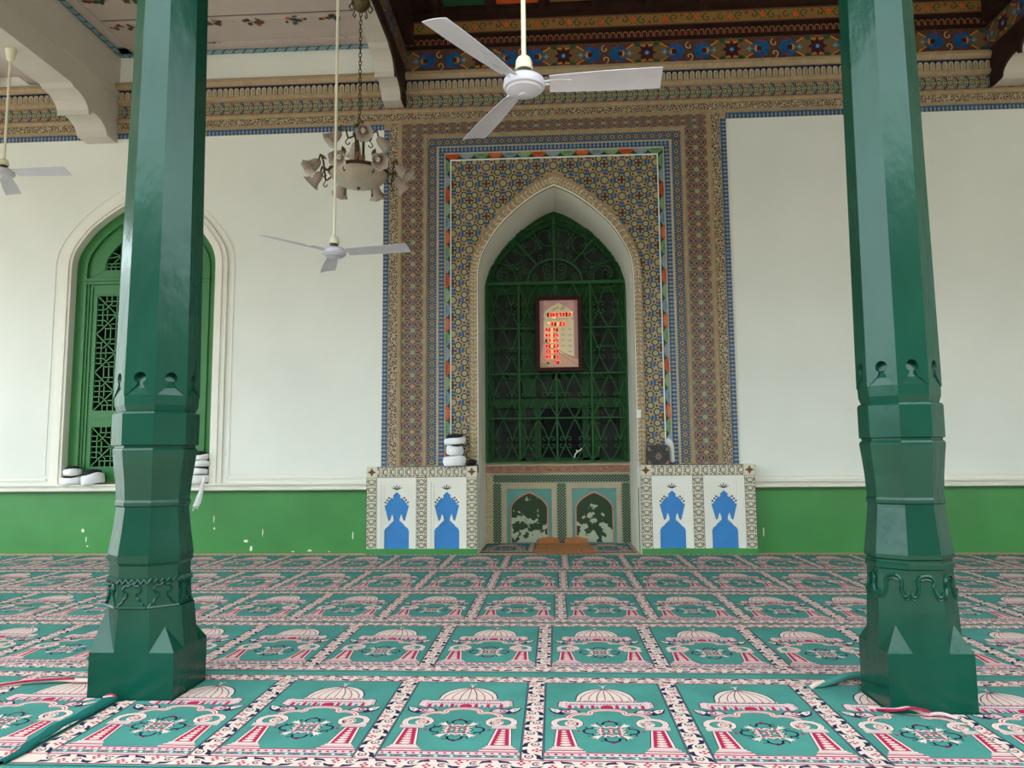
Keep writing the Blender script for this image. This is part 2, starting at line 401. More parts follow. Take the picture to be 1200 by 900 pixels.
# ------------------------------------------------------------------ strip patterns (run along u from 0 to L, width W in v)
def keyholes(P, L, W, up=1):
    """row of blue keyhole tiles standing on the v=0 side"""
    P.rect(0, L, 0, W, T['cream'], 1)
    n = max(1, round(L/.0495)); p = L/n; P.rect(0, L, 0, W*.10, T['blue'], 2)
    for i in range(n):
        x = (i+.5)*p; f = lambda t: t*W
        P.poly([(x-.022, f(.04)), (x+.022, f(.04)), (x+.019, f(.34)), (x+.010, f(.48)), (x+.010, f(.58)), (x-.010, f(.58)), (x-.010, f(.48)), (x-.019, f(.34))], T['blue'], 2)
        P.circ(x, f(.74), .0200, T['blue'], 3, 10, ry=W*.25)
def fretwork(P, L, W, cols):
    """interlaced green, red and blue bars round cream knots"""
    P.rect(0, L, 0, W, T['dcream'], 1)
    n = max(1, round(L/.142)); pu = L/n; pv = W/cols
    for i in range(n):
        for j in range(cols):
            cu = (i+.5)*pu; cv = (j+.5)*pv; s = pv*.5
            P.push(cu, cv, pu/.142, pv/.134)
            a = .056
            sg = 1 if (i+j) % 2 == 0 else -1
            P.push(0, 0, sg, 1)
            P.poly([(-a, -a*.75), (-a*.75, -a), (a*.75, -a), (a, -a*.75), (a, a*.75), (a*.75, a), (-a*.75, a), (-a, a*.75)], T['slate'], 2)
            w_ = .016
            P.poly([(-a, -a), (a*.60, -a), (a*.60, -a+w_), (-a+w_, -a+w_), (-a+w_, a*.2), (-a, a*.2)], T['red'], 3)
            P.poly([(a, a), (-a*.60, a), (-a*.60, a-w_), (a-w_, a-w_), (a-w_, -a*.2), (a, -a*.2)], T['red'], 3)
            for q in (0, PI/2, PI, 3*PI/2):
                P.push(0, 0, 1, 1, q)
                P.poly([(-.032, -.036), (.026, -.036), (.004, -.010), (-.006, -.010)], T['navy'] if q in (0, PI) else T['red'], 4)
                P.line([(.034, -.040), (.006, -.012)], .007, T['cream'], 5); P.line([(-.040, -.044), (.028, -.044)], .004, T['cream'], 5)
                P.pop()
            P.circ(0, 0, .010, T['cream'], 7, 6)
            P.pop()
            # green bars between the knots
            P.rect(.060, .071, -.036, .036, T['green'], 2); P.rect(-.071, -.060, -.036, .036, T['green'], 2)
            P.rect(-.040, .040, .058, .067, T['green'], 4); P.rect(-.040, .040, -.067, -.058, T['teal'], 4)
            P.pop()
def blueflower(P, L, W):
    P.rect(0, L, 0, W, T['cream'], 1)
    n = max(1, round(L/.1)); p = L/n
    for i in range(n):
        x = (i+.5)*p; y = W/2
        P.arc(x, y, .036, 0, 2*PI, .011, T['navy'], 2, 12)
        P.circ(x, y, .014, T['red'] if i % 2 else T['brown'], 3, 8)
        for a in range(4): P.circ(x+.018*math.cos(a*PI/2+PI/4), y+.018*math.sin(a*PI/2+PI/4), .006, T['green'], 3, 6)
        for sg in (-1, 1):
            P.circ(x+p/2, y+sg*W*.36, .017, T['blue'], 2, 6); P.circ(x+p/2, y+sg*W*.13, .012, T['navy'], 2, 6)
            P.arc(x, y+sg*W*.02, .043, sg*R(35), sg*R(145), .007, T['blue'], 2, 6)
            P.circ(x-.02, y+sg*W*.43, .010, T['green'], 2, 6); P.circ(x+.02, y+sg*W*.43, .010, T['brown'], 2, 6)
def shells(P, L, W):
    """row of scalloped half shells in rust, grey-blue and pale green on dark ground"""
    P.rect(0, L, 0, W, T['dgreen'], 1)
    n = max(1, round(L/.185)); p = L/n; cols = ('rust', 'lblue', 'lgreen')
    for i in range(n):
        x = (i+.5)*p; c = T[cols[i % 3]]; h = p*.5
        flip = False
        P.poly([(x-h*1.02, W), (x-h*.95, W*.62), (x-h*.72, W*.34), (x-h*.45, W*.14), (x, W*.05), (x+h*.45, W*.14), (x+h*.72, W*.34), (x+h*.95, W*.62), (x+h*1.02, W)], c, 2)
        for k in range(-3, 4):
            a = PI/2+k*.36; P.line([(x+h*.2*math.cos(a), W*.98-W*.12*math.sin(a)), (x+h*.85*math.cos(a), W*.98-W*.78*math.sin(a))], .004, T['cream'] if i % 2 else T['dgreen'], 3)
def arabesque_strip(P, L, W): P.rect(0, L, 0, W, mat_arabesque('arabesque_scrollwork', (44, 38, 36), (180, 164, 132), 34, .05, (150, 70, 56)), 1)
def medallions(P, L, W):
    P.rect(0, L, 0, W, T['dcream'], 1)
    n = max(1, round(L/.1305)); p = L/n; y = W/2
    for i in range(n):
        x = (i+.5)*p
        P.star(x, y, .046, .036, 8, T['green'], 2, PI/8); P.circ(x, y, .028, T['cream'], 3, 10); P.circ(x, y, .014, T['ochre'], 4, 8)
        for su in (-1, 1):
            P.rect(x+su*.012-.006, x+su*.012+.006, y+W*.33, y+W*.46, T['red'], 2); P.rect(x+su*.012-.006, x+su*.012+.006, y-W*.46, y-W*.33, T['red'], 2)
        for sv in (-1, 1):
            xx = x+p/2
            P.poly([(xx-.035, y+sv*W*.44), (xx+.035, y+sv*W*.44), (xx+.035, y+sv*W*.38), (xx+.009, y+sv*W*.38), (xx+.009, y+sv*W*.24), (xx-.009, y+sv*W*.24), (xx-.009, y+sv*W*.38), (xx-.035, y+sv*W*.38)], T['red'] if i % 2 else T['navy'], 2)
            P.rect(xx-.034, xx-.013, y+sv*W*.10, y+sv*W*.34, T['teal'], 2); P.rect(xx+.013, xx+.034, y+sv*W*.10, y+sv*W*.34, T['navy'], 2)
            P.rect(xx-.006, xx+.006, y+sv*W*.03, y+sv*W*.18, T['red'], 2)
def vine(P, L, W):
    """cream band with crossing navy stems, red buds and green leaves"""
    P.rect(0, L, 0, W, T['vcream'], 1); P.rect(0, L, 0, W*.05, T['navy'], 2); P.rect(0, L, W*.95, W, T['navy'], 2)
    n = max(1, round(L/.098)); p = L/n; y = W/2
    for i in range(n):
        x = (i+.5)*p
        P.arc(x, y, p*.36, R(50), R(310), .010, T['dgreen'], 2, 10, ry=W*.36); P.arc(x, y, p*.20, R(-130), R(130), .008, T['navy'], 2, 8, ry=W*.22)
        for sg in (-1, 1):
            P.circ(x+p*.5, y+sg*W*.34, .010, T['red'], 3, 6); P.circ(x+p*.5, y+sg*W*.14, .008, T['navy'], 3, 6)
            P.circ(x, y+sg*W*.40, .006, T['green'], 3, 6)
        P.circ(x+p*.5, y, .007, T['red'], 3, 6)
def starfield(P, x0, x1, y0, y1, skip=None):
    """geometric mosaic: eight-pointed stars, rosettes, maroon crosses, blue lenses, amber and red ties"""
    p = .2125; nx = int((x1-x0)/p)+2; ny = int((y1-y0)/p)+2
    cx = (x0+x1)/2
    for i in range(-nx, nx+1):
        for j in range(ny+1):
            x = cx+i*p; y = y1-.095-j*p
            if x < x0-p or x > x1+p or y < y0-p: continue
            if skip and skip(x, y): continue
            if (i+j) % 2 == 0:
                P.star(x, y, .064, .050, 8, T['dgreen'], 2); P.star(x, y, .046, .036, 8, T['cream'], 3)
            else:
                P.rect(x-.019, x+.019, y-.019, y+.019, T['maroon'], 2)
                for a in range(4):
                    P.push(x, y, 1, 1, a*PI/2)
                    P.poly([(.022, -.017), (.046, -.014), (.058, 0), (.046, .014), (.022, .017)], T['maroon'], 2); P.pop()
                for sx in (-1, 1):
                    for sy in (-1, 1):
                        X, Y = x+sx*.0675, y+sy*.0675
                        P.star(X, Y, .053, .044, 8, T['dgreen'], 3, PI/8); P.star(X, Y, .035, .029, 8, T['cream'], 4, PI/8)
            # blue lenses half way to the next knot, amber and red ties beside the star
            for a in range(2):
                P.push(x, y, 1, 1, a*PI/2)
                for q in (.5,):
                    P.poly([(p*q-.040, 0), (p*q-.028, .024), (p*q-.003, .029), (p*q-.003, -.029), (p*q-.028, -.024)], T['blue'], 2)
                    P.poly([(p*q+.040, 0), (p*q+.028, -.024), (p*q+.003, -.029), (p*q+.003, .029), (p*q+.028, .024)], T['blue'], 2)
                P.pop()
            if (i+j) % 2 == 0:
                for a in range(8):
                    P.push(x, y, 1, 1, a*PI/4+PI/8)
                    c = T['red'] if a % 2 else T['orange']
                    P.poly([(.068, -.018), (.078, -.009), (.088, -.009), (.100, -.018), (.100, .018), (.088, .009), (.078, .009), (.068, .018)], c, 2)
                    P.pop()
                for a in range(4):
                    P.push(x, y, 1, 1, a*PI/2+PI/4)
                    P.poly([(.080, 0), (.1, .018), (.118, 0), (.1, -.018)], T['navy'], 2); P.pop()

# ------------------------------------------------------------------ tile surround of the niche
def frame_strip(root, name, fn, inner, outer, ztop_in, ztop_out, zbot, y, label=None, thick=.0, **kw):
    """three-sided tile band round the niche; inner/outer = half widths from the centre line, zbot..ztop"""
    W = outer-inner
    P = Pat((0, y, 0))
    # top run, v=0 on the inner side
    P.push(CX-outer, ztop_in, 1, (ztop_out-ztop_in)/W); fn(P, 2*outer, W, **kw); P.pop()
    # left run: u goes up, v outwards;  right run mirrored
    P.push(CX-inner, zbot, 1, 1, PI/2); fn(P, ztop_in-zbot, W, **kw); P.pop()
    P.push(CX+inner, zbot, -1, 1, -PI/2); P.push(0, 0, 1, 1); 
    P.pop(); P.pop()
    a = P.st[-1]
    P.st.append((0, 1, 1, 0, CX+inner, zbot)); fn(P, ztop_in-zbot, W, **kw); P.pop()
    return P.build(name, root, label)
def mihrab():
    root = empty('mihrab_surround', (CX, 0, 0), label='tall patterned tile surround framing the arched niche in the white wall', cat='tilework')
    def loc(o):   # parts are built in world coordinates; keep them there under the root
        o.matrix_parent_inverse = Matrix.Translation((-CX, 0, 0)); return o
    zb = 1.0425
    # backing slab
    s = MB()
    A = arch(CX, NA, NZ, NH); hlf = len(A)//2
    s.prism([(CX-2.158, zb), (CX-NA, zb)]+A[:hlf+1]+[(CX, 5.41), (CX-2.158, 5.41)], .0185, STONE, 'y', -.02)
    s.prism([(CX+2.158, zb), (CX+NA, zb)]+list(reversed(A[hlf:]))+[(CX, 5.41), (CX+2.158, 5.41)], .0185, STONE, 'y', -.02)
    loc(s.build('backing_panel', root))
    y = -.0205
    # outer keyhole strip on the two sides only, and the arabesque strip
    P = Pat((0, y, 0))
    P.st.append((0, -1, 1, 0, CX-2.088, zb)); keyholes(P, 5.335-zb, .07); P.pop()
    loc(P.build('keyhole_tile_strip', root)); P = Pat((0, y, 0))
    P.st.append((0, 1, 1, 0, CX+2.088, zb)); keyholes(P, 5.335-zb, .07); P.pop()
    loc(P.build('keyhole_tile_strip', root))
    P = Pat((0, y, 0))
    P.rect(CX-2.080, CX-1.972, zb, 5.408, mat_arabesque('arabesque_scrollwork', (44, 38, 36), (180, 164, 132), 34, .05, (150, 70, 56)))
    loc(P.build('arabesque_tile_strip', root)); P = Pat((0, y, 0))
    P.rect(CX+1.972, CX+2.080, zb, 5.408, MATS['arabesque_scrollwork'])
    loc(P.build('arabesque_tile_strip', root))
    # raised plain mouldings
    def mould(i, o, zi, zo, d, m, nm='stone_moulding'):
        b = MB()
        b.band([(CX-o, zb), (CX-o, zo), (CX+o, zo), (CX+o, zb)], [(CX-i, zb), (CX-i, zi), (CX+i, zi), (CX+i, zb)], -.02-d, -.019, m)
        mi, mo, mzi, mzo = i+(o-i)*.25, i+(o-i)*.75, zi+(zo-zi)*.25, zi+(zo-zi)*.75
        b.band([(CX-mo, zb), (CX-mo, mzo), (CX+mo, mzo), (CX+mo, zb)], [(CX-mi, zb), (CX-mi, mzi), (CX+mi, mzi), (CX+mi, zb)], -.02-d-.012, -.02-d, m)
        loc(b.build(nm, root))
    mould(1.910, 1.972, 5.400, 5.449, .012, STONE)
    mould(1.591, 1.643, 5.195, 5.246, .012, STONE)
    loc(frame_strip(root, 'fretwork_tile_band', lambda P, L, W: fretwork(P, L, W, 2 if L < 3.9 or True else 1), 1.643, 1.910, 5.246, 5.400, zb, y))
    loc(frame_strip(root, 'blue_flower_tile_band', blueflower, 1.476, 1.591, 5.080, 5.195, zb, y))
    mould(1.451, 1.476, 5.071, 5.080, .003, STONEL)
    loc(frame_strip(root, 'keyhole_tile_band', keyholes, 1.381, 1.451, 4.997, 5.071, zb, y))
    mould(1.366, 1.381, 4.980, 4.997, .004, STONEL)
    loc(frame_strip(root, 'shell_tile_band', shells, 1.306, 1.366, 4.906, 4.980, zb, y))
    mould(1.290, 1.306, 4.888, 4.906, .006, TRIMW, 'white_moulding')
    # star mosaic spandrel, cut out round the archivolt
    OA, OH = 1.062, 1.33
    AO = arch(CX, OA, NZ, OH)
    def inside(x, yv):
        if yv < NZ: return abs(x-CX) < OA-.08
        t = abs(x-CX)/OA
        if t >= 1: return False
        for (t0, s0), (t1, s1) in zip(ARCH[:-1], ARCH[1:]):
            if t1 <= t <= t0:
                sv = s0+(s1-s0)*((t0-t)/(t0-t1) if t0 != t1 else 0); return yv < NZ+sv*OH-.09
        return False
    P = Pat((0, y, 0))
    h2 = len(AO)//2
    P.poly([(CX-1.290, zb), (CX-OA+.02, zb), (CX-OA+.02, NZ)]+[(x, z-.03) for x, z in AO[1:h2+1]]+[(CX, 4.888), (CX-1.290, 4.888)], T['cream'], 1)
    P.poly([(CX+1.290, zb), (CX+OA-.02, zb), (CX+OA-.02, NZ)]+[(x, z-.03) for x, z in reversed(AO[h2:-1])]+[(CX, 4.888), (CX+1.290, 4.888)], T['cream'], 1)
    P.clip = (CX-1.290, CX+1.290, zb, 4.888)
    def opening(x, yv):
        if yv < NZ: return abs(x-CX) < NA+.02
        t = abs(x-CX)/(NA+.03)
        if t >= 1: return False
        for (t0, s0), (t1, s1) in zip(ARCH[:-1], ARCH[1:]):
            if t1 <= t <= t0: return yv < NZ+(NH+.04)*(s0+(s1-s0)*((t0-t)/max(1e-6, t0-t1)))
        return False
    P.reject = opening
    starfield(P, CX-1.290, CX+1.290, zb, 4.888, inside)
    loc(P.build('star_mosaic_spandrel', root))
    # carved archivolt
    b = MB()
    IN = [(CX-NA, zb)]+arch(CX, NA, NZ, NH)+[(CX+NA, zb)]; OUT = [(CX-OA, zb)]+AO+[(CX+OA, zb)]
    mix = lambda k: [(p[0]*(1-k)+q[0]*k, p[1]*(1-k)+q[1]*k) for p, q in zip(IN, OUT)]
    b.band(OUT, IN, -.045, -.018, CARVED)
    b.band(mix(1.0), mix(.9), -.056, -.045, STONE); b.band(mix(.10), mix(.0), -.056, -.045, TRIMW)
    rnd = random.Random(5); line = mix(.5)
    # carved leaf relief along the ring
    for k in range(len(line)-1):
        (x0, z0), (x1, z1) = line[k], line[k+1]; L = math.hypot(x1-x0, z1-z0); n = max(1, int(L/.055))
        for i in range(n):
            t = (i+.5)/n; x = x0+(x1-x0)*t; z = z0+(z1-z0)*t; ang = math.atan2(z1-z0, x1-x0)
            for sg in (-1, 1):
                a = ang+sg*R(rnd.uniform(15, 85))
                Mx = Matrix.Translation((x-sg*.022*math.sin(ang), -.047, z+sg*.022*math.cos(ang))) @ Matrix.Rotation(-a, 4, 'Y') @ Matrix.Diagonal((.030*rnd.uniform(.7, 1.15), .012, .012, 1))
                b.lathe([(0, -1), (.8, -.5), (1, 0), (.8, .5), (0, 1)], RELIEF, 6, Mx)
    loc(b.build('carved_archivolt', root))
mihrab()

# ------------------------------------------------------------------ cornice over the whole wall
def cornice():
    x0, x1 = -10.4, 8.8
    t = MB()
    for prof in ([(0,5.412),(-.016,5.412),(-.016,5.452),(0,5.452)],
                 [(0,5.545),(-.03,5.545),(-.045,5.56),(-.045,5.585),(-.03,5.60),(0,5.60)],
                 [(0,5.79),(-.035,5.79),(-.06,5.81),(-.06,5.84),(-.045,5.852),(0,5.852)],
                 [(0,5.975),(-.07,5.975),(-.085,6.0),(-.10,6.02),(-.10,6.05),(-.06,6.062),(-.06,6.085),(0,6.085)]):
        profile_x(t, prof, x0, x1, STONE)
    tag(t.build('trim_3'), kind='structure'); root = t_obj = bpy.data.objects['trim_3']
    L = x1-x0
    P = Pat((x0, -.002, 5.335)); P.clip = None
    P.push(0, .075, 1, -1); keyholes(P, (CX-2.088)-x0, .075); P.pop()
    P.build('keyhole_tile_strip', root); P = Pat((x0, -.002, 5.335))
    P.push((CX+2.088)-x0, .075, 1, -1); keyholes(P, x1-(CX+2.088), .075); P.pop()
    P.build('keyhole_tile_strip', root)
    P = Pat((x0, -.006, 5.452)); P.rect(0, L, 0, .093, MATS['arabesque_scrollwork']); P.build('arabesque_tile_strip', root)
    P = Pat((x0, -.010, 5.602)); medallions(P, L, .186); P.build('medallion_tile_band', root)
    # arcade of little round-topped niches on dark blue ground
    a = MB(); a.box(x0, x1, -.012, 0, 5.852, 5.975, T['navy'])
    p = .0733; n = int(L/p)
    for i in range(n):
        x = x0+(i+.5)*p; w = .029
        pts = [(x-w, 5.855), (x+w, 5.855)]+[(x+w*math.cos(k*PI/6), 5.925+.032*math.sin(k*PI/6)) for k in range(7)]
        a.prism(pts, .03, STONEL, 'y', -.042)
        pts2 = [(x-w*.5, 5.862), (x+w*.5, 5.862)]+[(x+w*.5*math.cos(k*PI/4), 5.922+.018*math.sin(k*PI/4)) for k in range(5)]
        a.prism(pts2, .006, STONE, 'y', -.048)
    a.box(x0, x1, -.045, 0, 5.962, 5.976, T['navy'])
    a.build('arcade_band', root)
cornice()

# ------------------------------------------------------------------ beams, ceilings
MX0, MX1 = -2.10, -1.83     # middle beam
BX0, BX1 = -6.06, -5.66     # left beam
RX0, RX1 = 5.42, 5.80       # right beam
def corbel_prof(z, d=0.0):
    """scroll-ended bracket profile (y, z) under a beam whose underside is at z"""
    pts = [(0, z), (-.95, z), (-.88, z-.03)]
    pts += [(-.88+.28*math.sin(k*PI/12), z-.03-.19*(1-math.cos(k*PI/12))) for k in range(1, 7)]
    pts += [(-.60, z-.235), (-.56, z-.215), (-.54, z-.16), (-.51, z-.165)]
    pts += [(-.51+.28*math.sin(k*PI/12), z-.165-.15*(1-math.cos(k*PI/12))) for k in range(1, 7)]
    pts += [(-.20, z-.33), (-.10, z-.335), (0, z-.335)]
    return pts
def beams():
    for i, (x0, x1, z, zt, mL, mR) in enumerate(((MX0, MX1, 5.96, 6.9, BEAMW, DARKWOOD), (BX0, BX1, 5.62, 6.6, BEAMW, BEAMW), (RX0, RX1, 5.96, 6.9, DARKWOOD, BEAMW))):
        b = MB()
        yb = -7.55
        if mL is not mR:
            w0, w1 = (x0, x1-.03) if mR is DARKWOOD else (x0+.03, x1)
            b.box(w0, w1, yb, 0, z, zt, BEAMW)
            d0, d1 = (x1-.03, x1) if mR is DARKWOOD else (x0, x0+.03)
            b.box(d0, d1, yb, 0, z, zt, DARKWOOD)
        else:
            b.box(x0, x1, yb, 0, z, zt, BEAMW)
            b.box(x0-.03, x1+.03, yb, 0, z+.30, z+.34, BEAMW)
        o = tag(b.build('trim_%d' % (4+i)), kind='structure')
        c = MB()
        if mL is mR: c.prism(corbel_prof(z), x1-x0, BEAMW, 'x', x0)
        else:
            c.prism(corbel_prof(z), w1-w0, BEAMW, 'x', w0); c.prism(corbel_prof(z), d1-d0, DARKWOOD, 'x', d0)
        c.build('corbel', o)
beams()

def flower_spray(P, x, y, seed):
    rnd = random.Random(seed)
    for k in range(14):
        a = rnd.uniform(0, 2*PI); r = rnd.uniform(.02, .13)
        P.circ(x+r*math.cos(a)*1.1, y+r*math.sin(a)*.55, rnd.uniform(.015, .036), T[rnd.choice(['dgreen', 'dgreen', 'black', 'maroon', 'brown', 'green', 'rust'])], 1+k*.5, 7)
def ceilings():
    # white bay on the left of the middle beam
    z = 6.52
    c = MB(); c.box(BX1-.02, MX0+.02, -7.6, 0, z, z+.2, CEILW)
    b = .18
    X0, X1 = BX1, MX0
    for (x0, x1, y0, y1) in ((X0, X0+b, -11.3, 0), (X1-b, X1, -11.3, 0), (X0, X1, -b, 0)): c.box(x0, x1, y0, y1, z-.03, z, CEILW)
    y = -.64
    while y > -7.4:
        c.box(X0+b, X1-b, y-.02, y+.02, z-.015, z, CEILW); c.box(X0+b, X1-b, y-.085, y-.075, z-.006, z, mat('plank_gap', (90, 76, 68), .9)); y -= .52
    o = tag(c.build('ceiling'), kind='structure')
    P = Pat((0, 0, z-.016), (1, 0, 0), (0, 1, 0), (0, 0, -1))
    k = 0
    for y in (-.62, -1.14, -1.66, -2.2):
        for x in (-5.32, -4.86, -4.1, -3.6, -3.12, -2.64): k += 1; flower_spray(P, x+(.03 if k % 2 else 0), y+.02, k)
    for x, y in ((-3.10, -.14), (-2.64, -.13), (-4.3, -.14)): k += 1; flower_spray(P, x, y+.02, k)
    P.build('painted_flowers', o)
    # twisted blue cord moulding along wall and beam
    r = MB()
    def rope(p, q):
        p = Vector(p); q = Vector(q); L = (q-p).length; n = int(L/.02); d = (q-p).normalized(); a = d.cross(Vector((0, 0, 1))).normalized(); u = Vector((0, 0, 1))
        r.tube([p, q], .026, mat('pale_rope_ground', (110, 140, 146), .5), 6)
        r.tube([p+d*(L*i/n)+.017*(math.cos(i*.9)*a+math.sin(i*.9)*u) for i in range(n+1)], .014, mat('blue_rope_paint', (26, 74, 100), .5), 5)
    rope((X0+.03, -.03, z-.05), (X1-.03, -.03, z-.05)); rope((X0+.03, -.03, z-.05), (X0+.03, -6, z-.05)); rope((X1-.03, -.03, z-.05), (X1-.03, -6, z-.05))
    r.build('cord_moulding', o)
    # leftmost bay
    z = 6.25
    c = MB(); c.box(XL, BX0+.02, -7.6, 0, z, z+.2, CEILW)
    for x in (-6.42, -6.9, -7.5, -8.1): c.box(x, x+.16, -7.55, 0, z-.12, z, CEILW)
    o = tag(c.build('ceiling'), kind='structure')
    P = Pat((0, 0, z-.121), (1, 0, 0), (0, 1, 0), (0, 0, -1)); flower_spray(P, -6.33, -.95, 77); flower_spray(P, -6.82, -1.6, 78)
    P.build('painted_flowers', o)
    # dark painted bay
    z = 6.74
    c = MB(); c.box(MX1-.02, RX0+.02, -7.6, 0, z, z+.2, DARKWOOD)
    c.box(MX1, RX0, -.09, 0, 6.40, 6.50, DARKWOOD)
    c.box(MX1, RX0, -.15, 0, 6.50, z, DARKWOOD)
    c.box(MX1, RX0, -.30, 0, 6.70, z, DARKWOOD)
    c.box(MX1, MX1+.12, -7.55, 0, 6.42, z, DARKWOOD); c.box(RX0-.12, RX0, -7.55, 0, 6.42, z, DARKWOOD)
    y = -.75
    while y > -7.4: c.box(MX1, RX0, y-.05, y+.05, z-.06, z, DARKWOOD); y -= .62
    x = MX1+.4
    while x < RX0-.2: c.box(x, x+.08, -11.3, -.3, z-.06, z, DARKWOOD); x += .66
    # right-hand bay beyond
    c.box(RX1-.02, XR, -7.6, 0, 6.5, 6.7, CEILW)
    o = tag(c.build('ceiling'), kind='structure')
    X0, X1 = MX1+.005, RX0-.005
    L = X1-X0
    # painted frieze with blue shields, dark flowers and orange scrolls
    P = Pat((X0, -.004, 6.092)); W = .305; y = W/2
    P.rect(0, L, 0, W, T['brown'], 1)
    per = 1.06; n = int(L/per)+2; off = -.10
    def frieze(P):
        for i in range(n):
            x = off+i*per
            # dark flower with green leaves
            P.poly([(x-.36, y), (x-.18, y+.125), (x, y+.145), (x+.18, y+.125), (x+.36, y), (x+.18, y-.125), (x, y-.145), (x-.18, y-.125)], T['umber'], 2)
            P.line([(x-.36, y), (x-.17, y+.12), (x, y+.09), (x+.17, y+.12), (x+.36, y)], .014, T['orange'], 3); P.line([(x-.36, y), (x-.17, y-.12), (x, y-.09), (x+.17, y-.12), (x+.36, y)], .014, T['orange'], 3)
            P.star(x, y, .125, .075, 8, T['maroon'], 4); P.circ(x, y, .055, T['navy'], 5, 10); P.circ(x, y, .025, T['lblue'], 6, 8)
            for sx in (-1, 1):
                for sy in (-1, 1):
                    P.poly([(x+sx*.07, y+sy*.10), (x+sx*.12, y+sy*.08), (x+sx*.17, y+sy*.12), (x+sx*.11, y+sy*.14)], T['green'], 4)
                P.star(x+sx*.22, y, .05, .025, 4, T['teal'], 4); P.circ(x+sx*.22, y, .016, T['cream'], 5, 6)
                # blue lobed shields facing the dark flower
                q = x+sx*.36
                P.star(q, y, .125, .10, 7, T['blue'], 5, 0 if sx > 0 else PI); P.circ(q-sx*.045, y, .055, T['umber'], 6, 10); P.star(q-sx*.045, y, .046, .02, 6, T['tan'], 6.5); P.circ(q-sx*.02, y, .035, T['maroon'], 7, 8)
                for sy in (-1, 1): P.circ(q+sx*.02, y+sy*.10, .022, T['red'], 7, 7); P.circ(q+sx*.07, y+sy*.03, .012, T['green'], 7, 6)
            for q_ in range(-5, 6):
                for sy in (-1, 1): P.circ(x+q_*.095, y+sy*(.136 if q_ % 2 else .118), .013, T['green' if q_ % 2 else 'rust'], 2.5, 6)
            for sy in (-1, 1):
                P.spiral(x+.53, y+sy*.07, .055, PI/2*sy, .9, .014, T['tan'], 3, 12); P.circ(x+.53, y+sy*.13, .02, T['red'], 3, 6)
    P.clip = (0, L, 0, W); frieze(P)
    P.build('painted_frieze', o)
    for X, U in ((MX1+.004, 1), (RX0-.004, -1)):   # the same frieze returns along the beams
        Q = Pat((X, -5 if U > 0 else 0, 6.092), (0, 1 if U > 0 else -1, 0), (0, 0, 1), (U, 0, 0)); Q.clip = (0, 5, 0, W); L = 5
        Q.rect(0, 5, 0, W, T['brown'], 1); off = .35; frieze(Q); Q.build('painted_frieze', o)
    L = X1-X0
    # small dark arcade
    a = MB(); p = .079
    for i in range(int(L/p)):
        x = X0+(i+.5)*p
        pts = [(x+.030*math.cos(k*PI/6), 6.445+.034*math.sin(k*PI/6)) for k in range(7)]
        a.tube([(x+.03, -.093, 6.405)]+[(q, -.093, w) for q, w in pts]+[(x-.03, -.093, 6.405)], .006, mat('dull_gilt_paint', (150, 112, 72), .5), 4)
        a.prism([(x-.022, 6.405), (x+.022, 6.405)]+[(x+.022*math.cos(k*PI/6), 6.445+.024*math.sin(k*PI/6)) for k in range(7)], .003, T['maroon'], 'y', -.093)
    a.build('painted_arcade', o)
    # gilt scroll band
    P = Pat((X0, -.152, 6.515)); W = .17; y = W/2
    P.rect(0, L, 0, W, T['ochre'], 1); P.rect(0, L, 0, .015, T['brown'], 2); P.rect(0, L, W-.02, W, T['brown'], 2); P.clip = (0, L, 0, W)
    n = int(L/.4)
    for i in range(n+1):
        x = .1+i*.4; sg = 1 if i % 2 else -1
        P.circ(x, y+.012*sg, .034, T['rust'], 3, 8); P.circ(x+.2, y-.035*sg, .022, T['red'], 3, 7)
        P.spiral(x+.11, y-.008*sg, .058, PI*.5*sg, sg*1.1, .013, T['dgreen'], 2, 14); P.spiral(x-.11, y+.008*sg, .05, PI*.5, -sg*1.0, .012, T['black'], 2, 14)
        for a in range(6): P.circ(x+.05*math.cos(a*PI/3), y+.05*math.sin(a*PI/3), .011, T['green'], 2, 5)
    P.build('painted_scroll_band', o)
    # painted ceiling panels
    P = Pat((0, 0, z-.001), (1, 0, 0), (0, 1, 0), (0, 0, -1))
    k = 0; x = MX1+.56
    while x < RX0-.4:
        yy = -.38
        for cc in (('green', 'rust', 'ochre')[k % 3],): P.rect(x-.02, x+.5, yy-.25, yy, T[cc], 1)
        x += .66; k += 1
    P.build('painted_panels', o)
ceilings()

# ------------------------------------------------------------------ left window (green lattice shutters)
def star_lattice(mb, x0, x1, z0, z1, y, m, nrow, b=.013, half=None):
    """star-and-square timber lattice; one star per row"""
    W = x1-x0; H = (z1-z0)/nrow; d = .02
    def bar(p, q):
        p = Vector((p[0], 0, p[1])); q = Vector((q[0], 0, q[1])); dr = (q-p); L = dr.length; a = math.atan2(dr.z, dr.x)
        M = Matrix.Translation((p.x, y, p.z)) @ Matrix.Rotation(-a, 4, 'Y'); mb.box(0, L, 0, d, -b/2, b/2, m, M)
    for r in range(nrow):
        cx, cz = (x0+x1)/2, z0+(r+.5)*H
        g = lambda u, v: (cx+u*W, cz+v*H)
        bar(g(-.5, -.5), g(.5, .5)); bar(g(-.5, .5), g(.5, -.5)); bar(g(-.5, 0), g(.5, 0)); bar(g(0, -.5), g(0, .5))
        for s in (-1, 1):
            for t in (-1, 1):
                bar(g(s*.30, t*.14), g(s*.14, t*.30)); bar(g(s*.14, t*.30), g(s*.14, t*.5)); bar(g(s*.30, t*.14), g(s*.5, t*.14))
                bar(g(s*.27, t*.5), g(s*.27, t*.36)); bar(g(s*.5, t*.27), g(s*.36, t*.27)); bar(g(s*.27, t*.36), g(s*.36, t*.27))
            bar(g(-.27, s*.36), g(.27, s*.36)); bar(g(s*.36, -.27), g(s*.36, .27)); bar(g(-.14, s*.24), g(.14, s*.24)); bar(g(s*.24, -.14), g(s*.24, .14))
